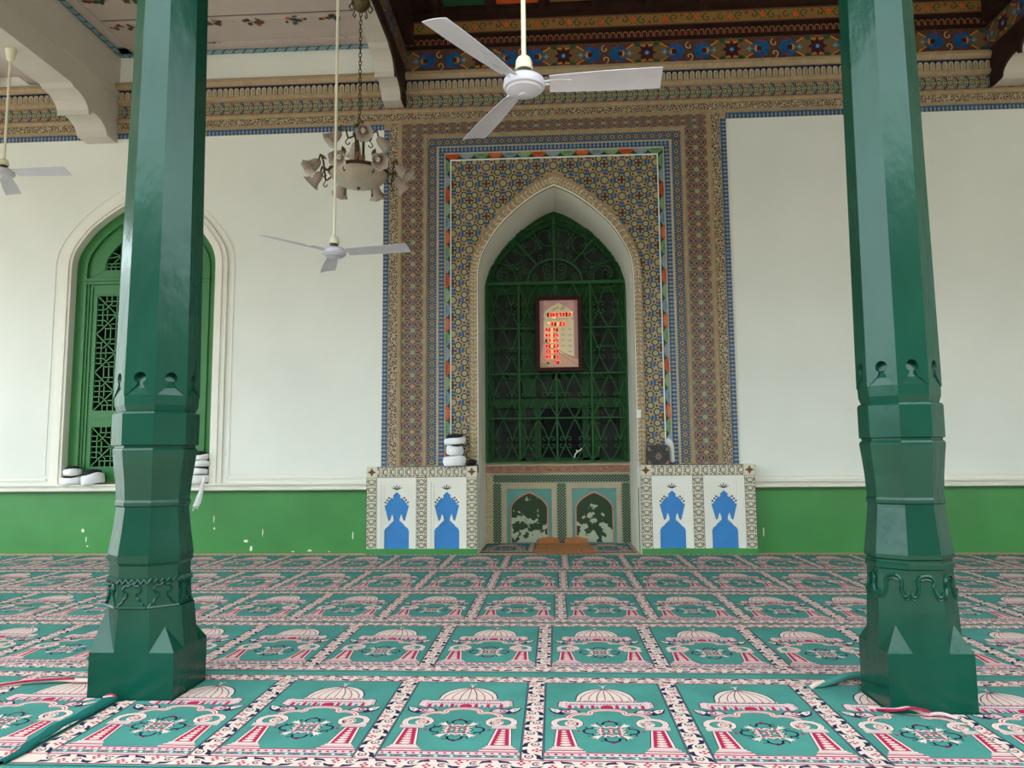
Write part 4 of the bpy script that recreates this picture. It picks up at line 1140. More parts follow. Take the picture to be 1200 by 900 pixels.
def runner_mesh(name, k0, k1, x0=None, x1=None, holes=(), shift=0.0, yf=.108, parent=None):
    """carpet lying with its first panel's far left corner at the origin; k0..k1 panels"""
    yn = -PL-.108
    X0 = k0*MP-(MP-PW) if x0 is None else x0; X1 = k1*MP if x1 is None else x1
    b = MB()
    h = .009
    P = Pat((0, 0, h), (1, 0, 0), (0, 1, 0), (0, 0, 1), step=.00018)
    P.mb = b; P.clip = (X0, X1, yn, yf); P.holes = list(holes)
    P.rect(X0, X1, yn, yf, C['teal'], 0)
    # pile edge all round
    for a, c in (((X0, yn), (X1, yn)), ((X1, yn), (X1, yf)), ((X1, yf), (X0, yf)), ((X0, yf), (X0, yn))): b.face([(a[0], a[1], 0), (c[0], c[1], 0), (c[0], c[1], h), (a[0], a[1], h)], C['dteal'])
    for (v0, v1) in ((.004, .088), (-PL-.088, -PL-.004)):
        P.rect(X0, X1, v0, v1, C['cream'], 1)
        P.line([(X0, v1), (X1, v1)], .006, C['red'], 2); P.line([(X0, v0), (X1, v0)], .006, C['red'], 2)
        P.push(k0*MP+shift, v0); border_sprig(P, (k1-k0)*MP, v1-v0); P.pop()
    for k in range(k0, k1+1):
        x = k*MP+shift
        if k > k0-1:
            P.rect(x-(MP-PW)+.004, x-.004, -PL-.003, .003, C['cream'], 1)
            for q in (x-(MP-PW)+.006, x-.006): P.line([(q, -PL), (q, 0)], .0035, C['navy'], 2)
            P.st.append((0, -1, 1, 0, x, -PL)); border_sprig(P, PL, MP-PW); P.pop()
        if k < k1: P.push(x, 0); mat_motif(P); P.pop()
    o = P.build(name, parent)
    return o
ROWS = [(-.7, -5.068), (-.672, -3.8395), (-.564, -2.6737), (-.5294, -1.4919), (-.4955, -.2855)]
def carpets():
    lab = ['teal prayer carpet runner farthest back along the foot of the wall', 'teal prayer carpet runner, second out from the wall', 'teal prayer carpet runner, third out from the wall', 'teal prayer carpet runner lying just behind the two columns']
    for i, r in enumerate((4, 3, 2, 1)):
        o = runner_mesh('prayer_carpet', -14, 13, yf=(.084, .145, .122, .108)[i])
        o.location = (ROWS[r][0], ROWS[r][1], 0.0); tag(o, lab[i], 'carpet', 'rows of prayer carpet runners')
    # front row is in three pieces, cut round the columns
    ox, oy = ROWS[0]
    LH = (-2.258-ox, -1.822-ox, -5.40-oy, -5.03-oy); RH = (1.462-ox, 1.858-ox, -5.47-oy, -5.13-oy)
    o = runner_mesh('prayer_carpet', -2, 4, x0=-2.085-ox, x1=1.72-ox, holes=[LH, RH], yf=.166); o.location = (ox, oy, .0); tag(o, 'front prayer carpet piece in the middle, running between the two columns', 'carpet', 'rows of prayer carpet runners')
    mid = o
    # buckled folds where the piece is pushed against the right column
    f = MB()
    f.tube(catmull([(1.22, -5.12, .012), (1.34, -5.09, .03), (1.45, -5.03, .042), (1.56, -4.985, .04)], 5), [.010]*3+[.017]*13, C['teal'], 8)
    f.tube(catmull([(1.235, -5.13, .014), (1.27, -5.115, .028), (1.31, -5.10, .034)], 4), [.011]*9, C['cream'], 8)
    q = f.build('buckled_fold', mid, smooth=True); q.matrix_parent_inverse = Matrix.Translation((-ox, -oy, 0)); f = MB()
    f.tube(catmull([(1.40, -5.40, .012), (1.47, -5.48, .03), (1.53, -5.50, .045), (1.60, -5.50, .020), (1.66, -5.51, .026), (1.72, -5.52, .010)], 5), .007, C['pink'], 8)
    f.tube(catmull([(1.42, -5.43, .016), (1.48, -5.50, .036), (1.54, -5.515, .05), (1.61, -5.515, .034)], 5), .005, C['red'], 6)
    q = f.build('buckled_fold', mid, smooth=True); q.matrix_parent_inverse = Matrix.Translation((-ox, -oy, 0))
    o = runner_mesh('prayer_carpet', -9, -1, x0=-9*MP, x1=-2.09-ox, holes=[LH], shift=-.06, yf=.166); o.location = (ox, oy, .010); tag(o, 'front prayer carpet piece left of the left column with a rolled-up edge', 'carpet', 'rows of prayer carpet runners')
    f = MB()
    sec = [(-.060, .0195), (-.036, .025), (-.012, .030), (.006, .028), (.012, .021), (.008, .012), (-.01, .010)]
    n = 14; vs = []
    for i in range(n+1):
        t = i/n; y_ = -5.405-.72*t; wob = .012*math.sin(t*9)+.006*math.sin(t*23); sc = 1.15-.45*t
        vs += [(-2.10+wob+px*sc, y_, .010+(pz-.010)*sc) for px, pz in sec]
    m_ = len(sec)
    f.mesh(vs, [(i*m_+j, i*m_+(j+1) % m_, (i+1)*m_+(j+1) % m_, (i+1)*m_+j) for i in range(n) for j in range(m_)]+[tuple(range(m_-1, -1, -1)), tuple(range(n*m_, n*m_+m_))], C['dteal'])  # shading of the roll put into the darker teal
    f.tube(catmull([(-2.15, -5.404, .034), (-2.125, -5.407, .040), (-2.104, -5.41, .036), (-2.092, -5.412, .026)], 4), .004, C['red'], 5); f.tube(catmull([(-2.16, -5.408, .027), (-2.125, -5.411, .033), (-2.108, -5.413, .030)], 4), .004, C['cream'], 5)
    q = f.build('rolled_edge', o, smooth=True); q.matrix_parent_inverse = Matrix.Translation((-ox, -oy, -.01)); f = MB()
    f.tube(catmull([(-2.9, -5.28, .018), (-2.7, -5.22, .034), (-2.55, -5.19, .04), (-2.4, -5.18, .034), (-2.27, -5.17, .04)], 5), .011, C['cream'], 8)
    f.tube(catmull([(-2.88, -5.29, .024), (-2.7, -5.235, .042), (-2.55, -5.205, .048), (-2.45, -5.19, .046)], 5), .005, C['red'], 6)
    q = f.build('buckled_fold', o, smooth=True); q.matrix_parent_inverse = Matrix.Translation((-ox, -oy, -.01))
    o = runner_mesh('prayer_carpet', 3, 10, x0=1.725-ox, x1=10*MP, holes=[RH], shift=-.10, yf=.166); o.location = (ox, oy, -.0); tag(o, 'front prayer carpet piece right of the right column', 'carpet', 'rows of prayer carpet runners')
    o = runner_mesh('prayer_carpet', -6, 6, yf=.14); o.location = (ox, oy-1.205, 0); tag(o, 'nearest prayer carpet runner, only its far edge showing at the bottom', 'carpet', 'rows of prayer carpet runners')
    # piece on the niche floor
    o = runner_mesh('prayer_carpet', 0, 3, x0=-.02, x1=3*MP-.045); o.scale = (.985, .80, 1); o.location = (CX-NA+.025, .86, 0); tag(o, 'short prayer carpet piece on the niche floor under the cardboard', 'carpet', 'rows of prayer carpet runners')
carpets()

# ------------------------------------------------------------------ columns
def octa(a, z, cx=0.0, cy=0.0):
    """regular octagon, a across flats, flats facing the axes"""
    r = a/2/math.cos(PI/8); return [(cx+r*math.cos(PI/8+k*PI/4), cy+.87*r*math.sin(PI/8+k*PI/4), z) for k in range(8)]
def column(name, loc, label, prof, W, D, zbase, band, zshaft, leanx, aTop, sty, tongue=False):
    root = empty(name, loc, label=label, cat='column')
    # square foot with pyramid stops at the corners
    b = MB(); x, y = W/2, D/2
    b.box(-x, x, -y, y, 0, zbase, COLGREEN)
    a0 = prof[0][1]
    for sx in (-1, 1):
        for sy in (-1, 1):
            c = (sx*x, sy*y); k = .125
            if tongue and sx < 0:      # long sloping chamfer in place of the pyramid
                o8 = octa(a0, prof[0][0]); q = [p for p in o8 if p[0]*sx > 0 and p[1]*sy > 0]
                q.sort(key=lambda p: abs(p[0]), reverse=True)
                A, B, Cc = (c[0], c[1], zbase), (c[0]-sx*.13, c[1], zbase), (c[0], c[1]-sy*.11, zbase)
                b.face([q[0], q[1], B, A], COLGREEN); b.face([q[0], A, Cc], COLGREEN); continue
            ap = (sx*a0*.5*.69, sy*a0*.5*.69*.87, zbase+.125)
            A, B, Cc = (c[0], c[1], zbase), (c[0]-sx*k, c[1], zbase), (c[0], c[1]-sy*k, zbase)
            b.face([A, B, ap], COLGREEN); b.face([A, Cc, ap], COLGREEN); b.face([B, Cc, ap], COLGREEN)
    ring0 = octa(min(W, D)+.0, zbase)
    # flare joining square and octagon
    r1 = octa(a0, prof[0][0]); r0 = [(max(-x, min(x, p[0]*W/a0)), max(-y, min(y, p[1]*D/a0/.87)), zbase) for p in octa(a0, 0)]
    vs = r0+r1; b.mesh(vs, [(i, (i+1) % 8, (i+1) % 8+8, i+8) for i in range(8)], COLGREEN)
    b.build('foot', root, fix=True)
    # lofted lower stages
    b = MB(); vs = []
    for z, a in prof: vs += octa(a, z)
    n = len(prof); fs = [(i*8+j, i*8+(j+1) % 8, (i+1)*8+(j+1) % 8, (i+1)*8+j) for i in range(n-1) for j in range(8)]
    fs += [tuple(range(7, -1, -1)), tuple(range((n-1)*8, n*8))]
    b.mesh(vs, fs, COLGREEN); b.build('turned_stage', root)
    # shaft core, hidden inside the scalloped skin
    zs = prof[-1][0]; b = MB(); zc = [(zs, aTop[0]*.91), (zs+.03, aTop[0]*.965), (zs+.08, aTop[0]*.975), (zs+.115, aTop[0]*.95), (zs+.15, aTop[0]*.86), (zs+.20, aTop[0]*.78), (zs+.31, aTop[0]*.78)]
    vs = []
    for z, a in zc: vs += octa(a, z)
    n = len(zc); b.mesh(vs, [(i*8+j, i*8+(j+1) % 8, (i+1)*8+(j+1) % 8, (i+1)*8+j) for i in range(n-1) for j in range(8)]+[tuple(range(7, -1, -1)), tuple(range((n-1)*8, n*8))], COLGREEN)
    b.build('shaft_collar', root)
    # shaft skin: eight facets whose lower edges are cut with keyholes
    b = MB(); zt = 6.6; a_b, a_t = aTop[0], aTop[1]
    zlow = zs+.075
    for k in range(8):
        p0 = Vector(octa(a_b, 0)[k]); p1 = Vector(octa(a_b, 0)[(k+1) % 8]); q0 = Vector(octa(a_t, zt)[k]); q1 = Vector(octa(a_t, zt)[(k+1) % 8])
        half = [(0, .0), (.08, .004), (.12, .014), (.20, .022), (.27, .036), (.33, .040), (.375, .052)]
        kh = [(.40, .060), (.40, .070)]+[(.5-.20*math.cos(R(-30)+R(120)*t/5), .090+.030*math.sin(R(-30)+R(120)*t/5)) for t in range(6)]
        edge = half+kh+[(1-u, v) for u, v in reversed(half+kh[:-1])]
        def P3(u, z):
            t = (z)/zt; a = p0.lerp(p1, u); c = q0.lerp(q1, u)
            a = Vector((a.x, a.y, 0)); c = Vector((c.x, c.y, 0)); w = a.lerp(c, max(0, (z-zs)/(zt-zs))); return Vector((w.x, w.y, z))
        lo = [P3(u, zlow+v) for u, v in edge]
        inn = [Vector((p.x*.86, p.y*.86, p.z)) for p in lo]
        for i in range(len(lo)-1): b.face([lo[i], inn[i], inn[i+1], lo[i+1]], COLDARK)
        mid = zlow+.20
        b.face(lo+[P3(1, mid), P3(0, mid)], COLGREEN)
        b.face([P3(0, mid), P3(1, mid), P3(1, zt), P3(0, zt)], COLGREEN)
    # merge seams so the long facets meet
    o = b.build('shaft', root, fix=False)
    # carved relief lines on the low band
    r = MB(); zb0, zb1, ab0, ab1 = band
    for k in range(8):
        p0, p1 = Vector(octa(ab0, zb0)[k]), Vector(octa(ab0, zb0)[(k+1) % 8]); q0, q1 = Vector(octa(ab1, zb1)[k]), Vector(octa(ab1, zb1)[(k+1) % 8])
        def S(u, v):
            t = p0.lerp(p1, u).lerp(q0.lerp(q1, u), v); e = Vector((t.x, t.y, 0)).normalized()*.002; return t+e
        if sty == 'keyhole':
            pts = [S(u, v) for u, v in ((.06, .0), (.14, .14), (.22, .20), (.26, .34), (.34, .40), (.36, .55), (.25, .60), (.20, .72), (.28, .86), (.40, .86), (.5, .95), (.60, .86), (.72, .86), (.80, .72), (.75, .60), (.64, .55), (.66, .40), (.74, .34), (.78, .20), (.86, .14), (.94, .0))]
            r.tube(pts, .006, COLGREEN, 5); r.tube([S(0, 0), S(1, 0)], .007, COLGREEN, 5)
            zz = [S(i/10, 1.0+(.10 if i % 2 else -.06)) for i in range(11)]; r.tube(zz, .008, COLDARK, 5)
        else:
            pts = [S(u, v) for u, v in ((0, .30), (.06, .12), (.16, .08), (.24, .30), (.28, .5), (.24, .72), (.34, .95), (.5, 1.0), (.66, .95), (.76, .72), (.72, .5), (.76, .30), (.84, .08), (.94, .12), (1, .30))]
            r.tube(catmull([tuple(p) for p in pts], 2), .008, COLGREEN, 5)
            r.tube([tuple(p+Vector((0, 0, -.016))) for p in pts], .005, COLGREEN, 5)
    r.build('carved_relief', root)
    for o in root.children:
        if not o.name.startswith('foot'): o.location.x += leanx
    return root
k = .895/1.073
profL = [(.43, .448*k), (.555, .432*k), (.575, .425*k), (.63, .425*k), (.645, .445*k), (.68, .450*k), (.715, .440*k), (.80, .412*k), (.90, .388*k), (.914, .386*k), (.922, .402*k), (.938, .404*k), (.950, .390*k), (1.05, .410*k), (1.12, .432*k), (1.18, .448*k), (1.198, .454*k), (1.207, .442*k), (1.209, .432*k), (1.220, .432*k), (1.224, .466*k), (1.380, .470*k), (1.390, .456*k), (1.394, .43*k)]
column('wooden_column', (-2.046, -5.215, 0), 'green painted octagonal wooden column on the left, in front of the arched window', profL, .422, .335, .225, (.435, .555, .449*k, .434*k), 1.39, -.014, (.466*k, .318*k), 'keyhole', True)
k = .90/1.073
profR = [(.44, .425*k), (.60, .405*k), (.622, .405*k), (.628, .418*k), (.648, .420*k), (.655, .405*k), (.665, .405*k), (.672, .424*k), (.69, .424*k), (.73, .412*k), (.80, .392*k), (.90, .366*k), (.914, .363*k), (.922, .376*k), (.936, .378*k), (.948, .366*k), (1.05, .378*k), (1.14, .398*k), (1.19, .412*k), (1.199, .412*k), (1.208, .400*k), (1.210, .388*k), (1.221, .388*k), (1.225, .412*k), (1.374, .414*k), (1.384, .400*k), (1.388, .38*k)]
column('wooden_column', (1.66, -5.30, 0), 'green painted octagonal wooden column on the right, in front of the bare wall', profR, .378, .31, .262, (.50, .60, .418*k, .405*k), 1.384, 0, (.412*k, .318*k), 'scallop')

# ------------------------------------------------------------------ ceiling fans
def fan(loc, zc, Rb, rz, label, proto=None):
    root = empty('ceiling_fan', loc, rz, label=label, cat='fan', group='white ceiling fans')
    H = zc-loc[2]
    b = MB(); b.tube([(0, 0, .17), (0, 0, H-.02)], .013, FANB, 10); b.build('rod', root, smooth=True)
    b = MB(); b.lathe([(.02, H-.13), (.035, H-.12), (.055, H-.02), (.055, H), (0, H)], FANB, 16); b.build('ceiling_cap', root, smooth=True)
    b = MB(); b.lathe([(.016, .165), (.034, .158), (.043, .14), (.048, .095), (.046, .09), (0, .09)], FANB, 18); b.build('rod_cup', root, smooth=True)
    b = MB(); b.lathe([(0, .095), (.034, .09), (.038, .058), (.07, .050)], RUST, 14)
    b.lathe([(.04, .050), (.088, .046), (.108, .03), (.112, .0), (.106, -.012), (.094, -.015), (.090, -.026), (.064, -.038), (.028, -.044), (.024, -.05), (0, -.052)], FANW, 28); b.build('motor_housing', root, smooth=True)
    for i in range(3):
        a = i*2*PI/3
        b = MB(); n = 10; vs = []; fs = []
        for t in range(n+1):
            x = .135+(Rb-.135)*t/n; w = .052+.022*math.sin(min(1, t/n*1.2)*PI/2)
            for j in range(5):
                u = j/4*2-1; vs.append((x, u*w, .012-u*.018-.006*u*u)); 
        for t in range(n):
            for j in range(4): q = t*5+j; fs.append((q, q+1, q+6, q+5))
        M = Matrix.Rotation(a, 4, 'Z')
        top = [(v[0], v[1], v[2]+.003) for v in vs]
        b.mesh(vs, [f[::-1] for f in fs], FANW, M); b.mesh(top, fs, FANW, M)
        m = len(vs); rim = [(j) for j in range(5)]+[t*5+4 for t in range(1, n+1)]+[n*5+j for j in (3, 2, 1, 0)]+[t*5 for t in range(n-1, 0, -1)]
        b.mesh(vs+top, [(rim[i_], rim[(i_+1) % len(rim)], rim[(i_+1) % len(rim)]+m, rim[i_]+m) for i_ in range(len(rim))], FANW, M)
        for u in (-.014, .014): b.tube([(.09, u, .012), (.16, u*1.6, .018), (.25, u, .016)], .006, FANW, 6, M=M)
        b.tube([(.3, .012, .0135), (Rb-.05, .006, .0135)], .003, FANW, 5, M=M)
        b.build('blade', root, fix=False)
    return root
fan((-.13, -5.2, 3.105), 6.74, .72, R(-2), 'white ceiling fan hanging nearest, in the middle before the tile surround')
fan((-2.0, -2.42, 3.03), 5.96, .72, R(-8), 'white ceiling fan on a long rod left of the tile surround')
fan((-5.86, -1.65, 4.22), 5.62, .72, R(0), 'white ceiling fan at the far left edge under the white beam')

# ------------------------------------------------------------------ chandelier
def chandelier():
    x, y, zc = -1.975, -1.70, 5.96
    root = empty('chandelier', (x, y, zc), label='bronze chandelier with frosted bell shades round a glass bowl hanging by the tile surround', cat='chandelier')
    zb = -1.86        # rim of the bowl below the ceiling point
    b = MB(); b.lathe([(.10, 0), (.10, -.015), (.085, -.05), (.05, -.09), (.02, -.11), (0, -.112)], BRONZE, 20)
    for a in range(5): b.tube([(.09*math.cos(a*1.257), .09*math.sin(a*1.257), -.03), (.13*math.cos(a*1.257), .13*math.sin(a*1.257), -.09), (.10*math.cos(a*1.257), .10*math.sin(a*1.257), -.13), (.08*math.cos(a*1.257), .08*math.sin(a*1.257), -.10)], .008, BRONZE, 5)
    b.build('canopy', root, smooth=True)
    b = MB(); z = -.11; i = 0
    while z > -1.34:
        pts = [(.014*math.cos(t) if i % 2 == 0 else 0, .014*math.cos(t) if i % 2 else 0, z-.030+.030*math.sin(t)) for t in [k*2*PI/12 for k in range(12)]]
        b.tube(pts, .0045, BRONZE, 5, closed=True); z -= .045; i += 1
    b.build('chain', root)
    b = MB()
    b.lathe([(0, -1.34), (.03, -1.345), (.06, -1.37), (.03, -1.40), (.055, -1.43), (.07, -1.46), (.05, -1.50), (0, -1.505)], BRONZE, 14)
    for a in range(3): b.tube([(.045*math.cos(a*2.094+.5), .045*math.sin(a*2.094+.5), -1.46), (.045*math.cos(a*2.094+.5), .045*math.sin(a*2.094+.5), zb+.01)], .014, BRONZE, 8)
    for a in range(3): b.lathe([(.014, -.03), (.02, -.02), (.02, .02), (.014, .03)], LEAF, 10, Matrix.Translation((.045*math.cos(a*2.094+.5), .045*math.sin(a*2.094+.5), -1.70)))
    b.build('stem', root, smooth=True)
    b = MB(); b.lathe([(.26, zb), (.30, zb+.005), (.315, zb-.012), (.30, zb-.03), (.26, zb-.03)], BRONZE, 32); b.build('rim', root, smooth=True)
    b = MB(); b.lathe([(.295, zb-.02)]+[(.295*math.cos(t*PI/16), zb-.02-.15*math.sin(t*PI/16)) for t in range(1, 8)]+[(0, zb-.17)], BOWL, 32)
    b.build('bowl', root, smooth=True)
    b = MB(); b.lathe([(0, zb-.20), (.008, zb-.195), (.012, zb-.18), (.022, zb-.172), (.0, zb-.165)], BRONZE, 10); b.build('finial', root, smooth=True)
    def arm(ang, r0, z0, r1, z1, lift):
        d = Vector((math.cos(ang), math.sin(ang), 0)); P = lambda r, z: d*r+Vector((0, 0, z))
        b = MB(); b.tube(catmull([tuple(P(r0, z0)), tuple(P(r0+.07, z0-.04)), tuple(P((r0+r1)/2+.02, z0+lift*.6)), tuple(P(r1-.02, z1+lift)), tuple(P(r1, z1+.01))], 5), .009, BRONZE, 6)
        b.tube(catmull([tuple(P(r0+.07, z0-.04)), tuple(P(r0+.10, z0-.09)), tuple(P(r0+.075, z0-.115)), tuple(P(r0+.055, z0-.09))], 4), .006, BRONZE, 5)
        # leaf
        b.lathe([(0, -.05), (.02, -.02), (.022, .01), (0, .05)], LEAF, 8, Matrix.Translation(P(r1-.045, z1+lift*.8)) @ Matrix.Rotation(ang, 4, 'Z') @ Matrix.Rotation(R(60), 4, 'Y') @ Matrix.Diagonal((.4, 1, 1, 1)))
        b.build('arm', root, smooth=True)
        q = Vector((0, 0, 1)).rotation_difference((d*.72+Vector((0, 0, -.66))).normalized()).to_matrix().to_4x4()
        M = Matrix.Translation(P(r1, z1)) @ q
        s = MB(); prof = [(.018, -.015), (.034, .0), (.048, .03), (.055, .065), (.060, .10), (.072, .13), (.090, .150), (.086, .149), (.067, .128), (.055, .10), (.050, .065), (.043, .03), (.0, .008)]
        s.lathe(prof, SHADE, 24, M, wob=lambda t, w: 1+(.09*math.sin(6*w) if .40 < t < .65 else .0))
        sh = s.build('shade', root, smooth=True)
        u = MB(); u.tube([tuple(M @ Vector(p)) for p in [(.016*math.cos(i*.9), .016*math.sin(i*.9), .02+.075*i/20) for i in range(21)]], .009, BULB, 6); u.build('bulb', sh, smooth=True)
    for i in range(8): arm(R(-97.5+45*i), .29, zb-.02, .425, zb+.015, .075)
    for i in range(4): arm(R(-66+90*i), .04, -1.47, .20, -1.475, .08)
chandelier()

# ------------------------------------------------------------------ clock board in front of the grille
SEG = {'0': 'abcdef', '1': 'bc', '2': 'abged', '3': 'abgcd', '4': 'fgbc', '5': 'afgcd', '6': 'afgedc', '7': 'abc', '8': 'abcdefg', '9': 'abcdfg'}
def clock():
    x0, x1, z0, z1 = -.215, .395, 2.28, 3.29; y = .79; cx = (x0+x1)/2
    root = empty('prayer_clock', (cx, y, z0), label='framed prayer time board with glowing red digits hung on the niche grille', cat='clock')
    inv = Matrix.Translation((-cx, -y, -z0))
    def put(o): o.matrix_parent_inverse = inv; return o
    fr = mat('dark_maroon_frame', (60, 14, 22), .5, .2, 8, spec=.25)
    b = MB(); f = .05
    b.band([(x0, z0), (x0, z1), (x1, z1), (x1, z0)], [(x0+f, z0+f), (x0+f, z1-f), (x1-f, z1-f), (x1-f, z0+f)], y-.03, y+.02, fr, True)
    b.band([(x0+.012, z0+.012), (x0+.012, z1-.012), (x1-.012, z1-.012), (x1-.012, z0+.012)], [(x0+.034, z0+.034), (x0+.034, z1-.034), (x1-.034, z1-.034), (x1-.034, z0+.034)], y-.038, y-.03, fr, True)
    put(b.build('frame', root))
    mauve = mat('mauve_print', (224, 172, 164), .4, .12, 14); beige = mat('beige_print', (252, 230, 188), .4, .06, 6); rose = mat('rose_print', (234, 178, 152), .4)
    P = Pat((0, y-.004, 0)); X0, X1, Z0, Z1 = x0+f, x1-f, z0+f, z1-f
    P.mb.box(X0, X1, y-.0035, y+.015, Z0, Z1, mauve)
    W = X1-X0; H = Z1-Z0
    g = lambda u, v: (X0+u*W, Z1-v*H)
    P.rect(X0, X0+.105*W, Z0, Z1, mat('mauve_pillar_print', (196, 146, 146), .4), 1); P.rect(X1-.09*W, X1, Z0, Z1, MATS['mauve_pillar_print'], 1)
    ar = [g(*q) for q in ((.105, .85), (.105, .305), (.14, .285), (.14, .262), (.105, .25), (.115, .205), (.15, .16), (.24, .115), (.37, .075), (.5, .04), (.62, .075), (.75, .115), (.84, .16), (.88, .205), (.885, .25), (.85, .262), (.85, .285), (.89, .305), (.89, .85))]
    P.poly(ar, beige, 2)
    P.poly([g(0, .86), g(.1, .62), g(.34, .70), g(.55, .79), g(.89, .84), g(1, .86), g(1, 1), g(0, 1)], rose, 3)
    P.line([g(.1, .62), g(.34, .72), g(.62, .84), g(1, .975)], .008, T['cream'], 4); P.line([g(.1, .60), g(.34, .68), g(.62, .79), g(.89, .86), g(1, .865)], .006, T['brown'], 4)
    P.poly([g(.02, .99), g(.04, .93), g(.14, .93), g(.2, .96), g(.2, .99)], T['tan'], 5); P.poly([g(.16, .93), g(.2, .915), g(.25, .94), g(.23, .96)], T['dgreen'], 5)
    ink = mat('dark_print_ink', (64, 60, 66), .4)
    put(P.build('printed_face', root))
    # calligraphy and small printed words
    cur = [None]
    def new(): cur[0] = Pat((0, y-.0065, 0))
    def done(n): put(cur[0].build(n, root))
    def st(pts, w=.006): cur[0].line([g(*q) for q in pts], w, ink, 1)
    new()
    st([(.655, .095), (.655, .135)]); st([(.625, .09), (.622, .132), (.595, .135)]); st([(.60, .095), (.595, .135), (.57, .137)]); st([(.57, .137), (.555, .122), (.545, .135), (.56, .14)]); st([(.60, .078), (.615, .072)], .004)
    done('calligraphy_word'); new()
    st([(.49, .095), (.49, .135)]); st([(.455, .09), (.43, .11), (.455, .125), (.42, .137), (.40, .135)]); st([(.40, .135), (.385, .12), (.37, .137)]); st([(.37, .137), (.355, .15), (.335, .158)]); st([(.39, .15), (.393, .154)], .006)
    done('calligraphy_word')
    for i, v in enumerate((.437, .520, .600, .683, .765)):
        new(); u = .74; st([(u, v), (u+.035, v-.006), (u+.07, v+.003), (u+.11, v-.003)], .004); st([(u+.02, v+.012), (u+.06, v+.010)], .003); done('printed_word')
        if i < 4: new(); st([(.55, v+.004), (.585, v-.002), (.62, v+.004), (.67, v)], .003); st([(.57, v-.014), (.63, v-.012)], .0025); done('printed_word')
    new()
    st([(.24+k*.04, .285-.004*(k % 2)) for k in range(14)], .0025)
    done('printed_line')
    # led digits
    win = mat('led_window', (70, 8, 14), .5)
    def digit(u, v, w, h, ch):
        x, z = g(u, v); w_, h_ = w*W, h*H; t = min(w_, h_)*.15
        P.rect(x-t*.7, x+w_+t*.7, z-h_-t*.7, z+t*.7, win, 1)
        S = {'a': ((0, 0), (1, 0)), 'b': ((1, 0), (1, .5)), 'c': ((1, .5), (1, 1)), 'd': ((0, 1), (1, 1)), 'e': ((0, .5), (0, 1)), 'f': ((0, 0), (0, .5)), 'g': ((0, .5), (1, .5))}
        for sname in SEG[ch]:
            (a, b_), (c, d) = S[sname]; P.line([(x+a*w_, z-b_*h_), (x+c*w_, z-d*h_)], t, LED, 2)
    P = None
    def text(u, v, s, w=.052, h=.052, gap=.082):
        nonlocal P
        P = Pat((0, y-.0085, 0)); text_(u, v, s, w, h, gap); put(P.build('red_digits', root))
    def text_(u, v, s, w, h, gap):
        for ch in s:
            if ch == ':':
                for dv in (.012, .038): x, z = g(u+.012, v+dv); P.rect(x-.007, x+.007, z-.009, z+.009, LEDY, 2)
                u += .05; continue
            if ch == ' ': u += gap*.55; continue
            digit(u, v, w, h, ch); u += gap
    text(.20, .190, '13'); text(.345, .190, '05'); text(.53, .190, '2015', gap=.079)
    text(.305, .328, '07:48', .05, .055, .085)
    for v, s in zip((.437-.02, .50, .578, .660, .740, .822), ('04:07', '08:43', '12:52', '04:45', '09:00', '08:12')): text(.15, v, s, .052, .042, .078)
    text(.39, .905, '27', .046, .04, .068)
    for u, v in ((.235, .335), (.39, .262), (.835, .185)):
        P = Pat((0, y-.0085, 0)); x, z = g(u, v); P.rect(x-.008, x+.008, z-.008, z+.008, LEDY, 2); put(P.build('led_dot', root))
    for xx in (x0+.12, x1-.12):
        b = MB(); b.tube([(xx, y+.02, z1-.05), (xx, y+.03, z1+.005), (xx, y+.05, z1-.005)], .005, RUST, 5); put(b.build('hanging_wire', root))
clock()

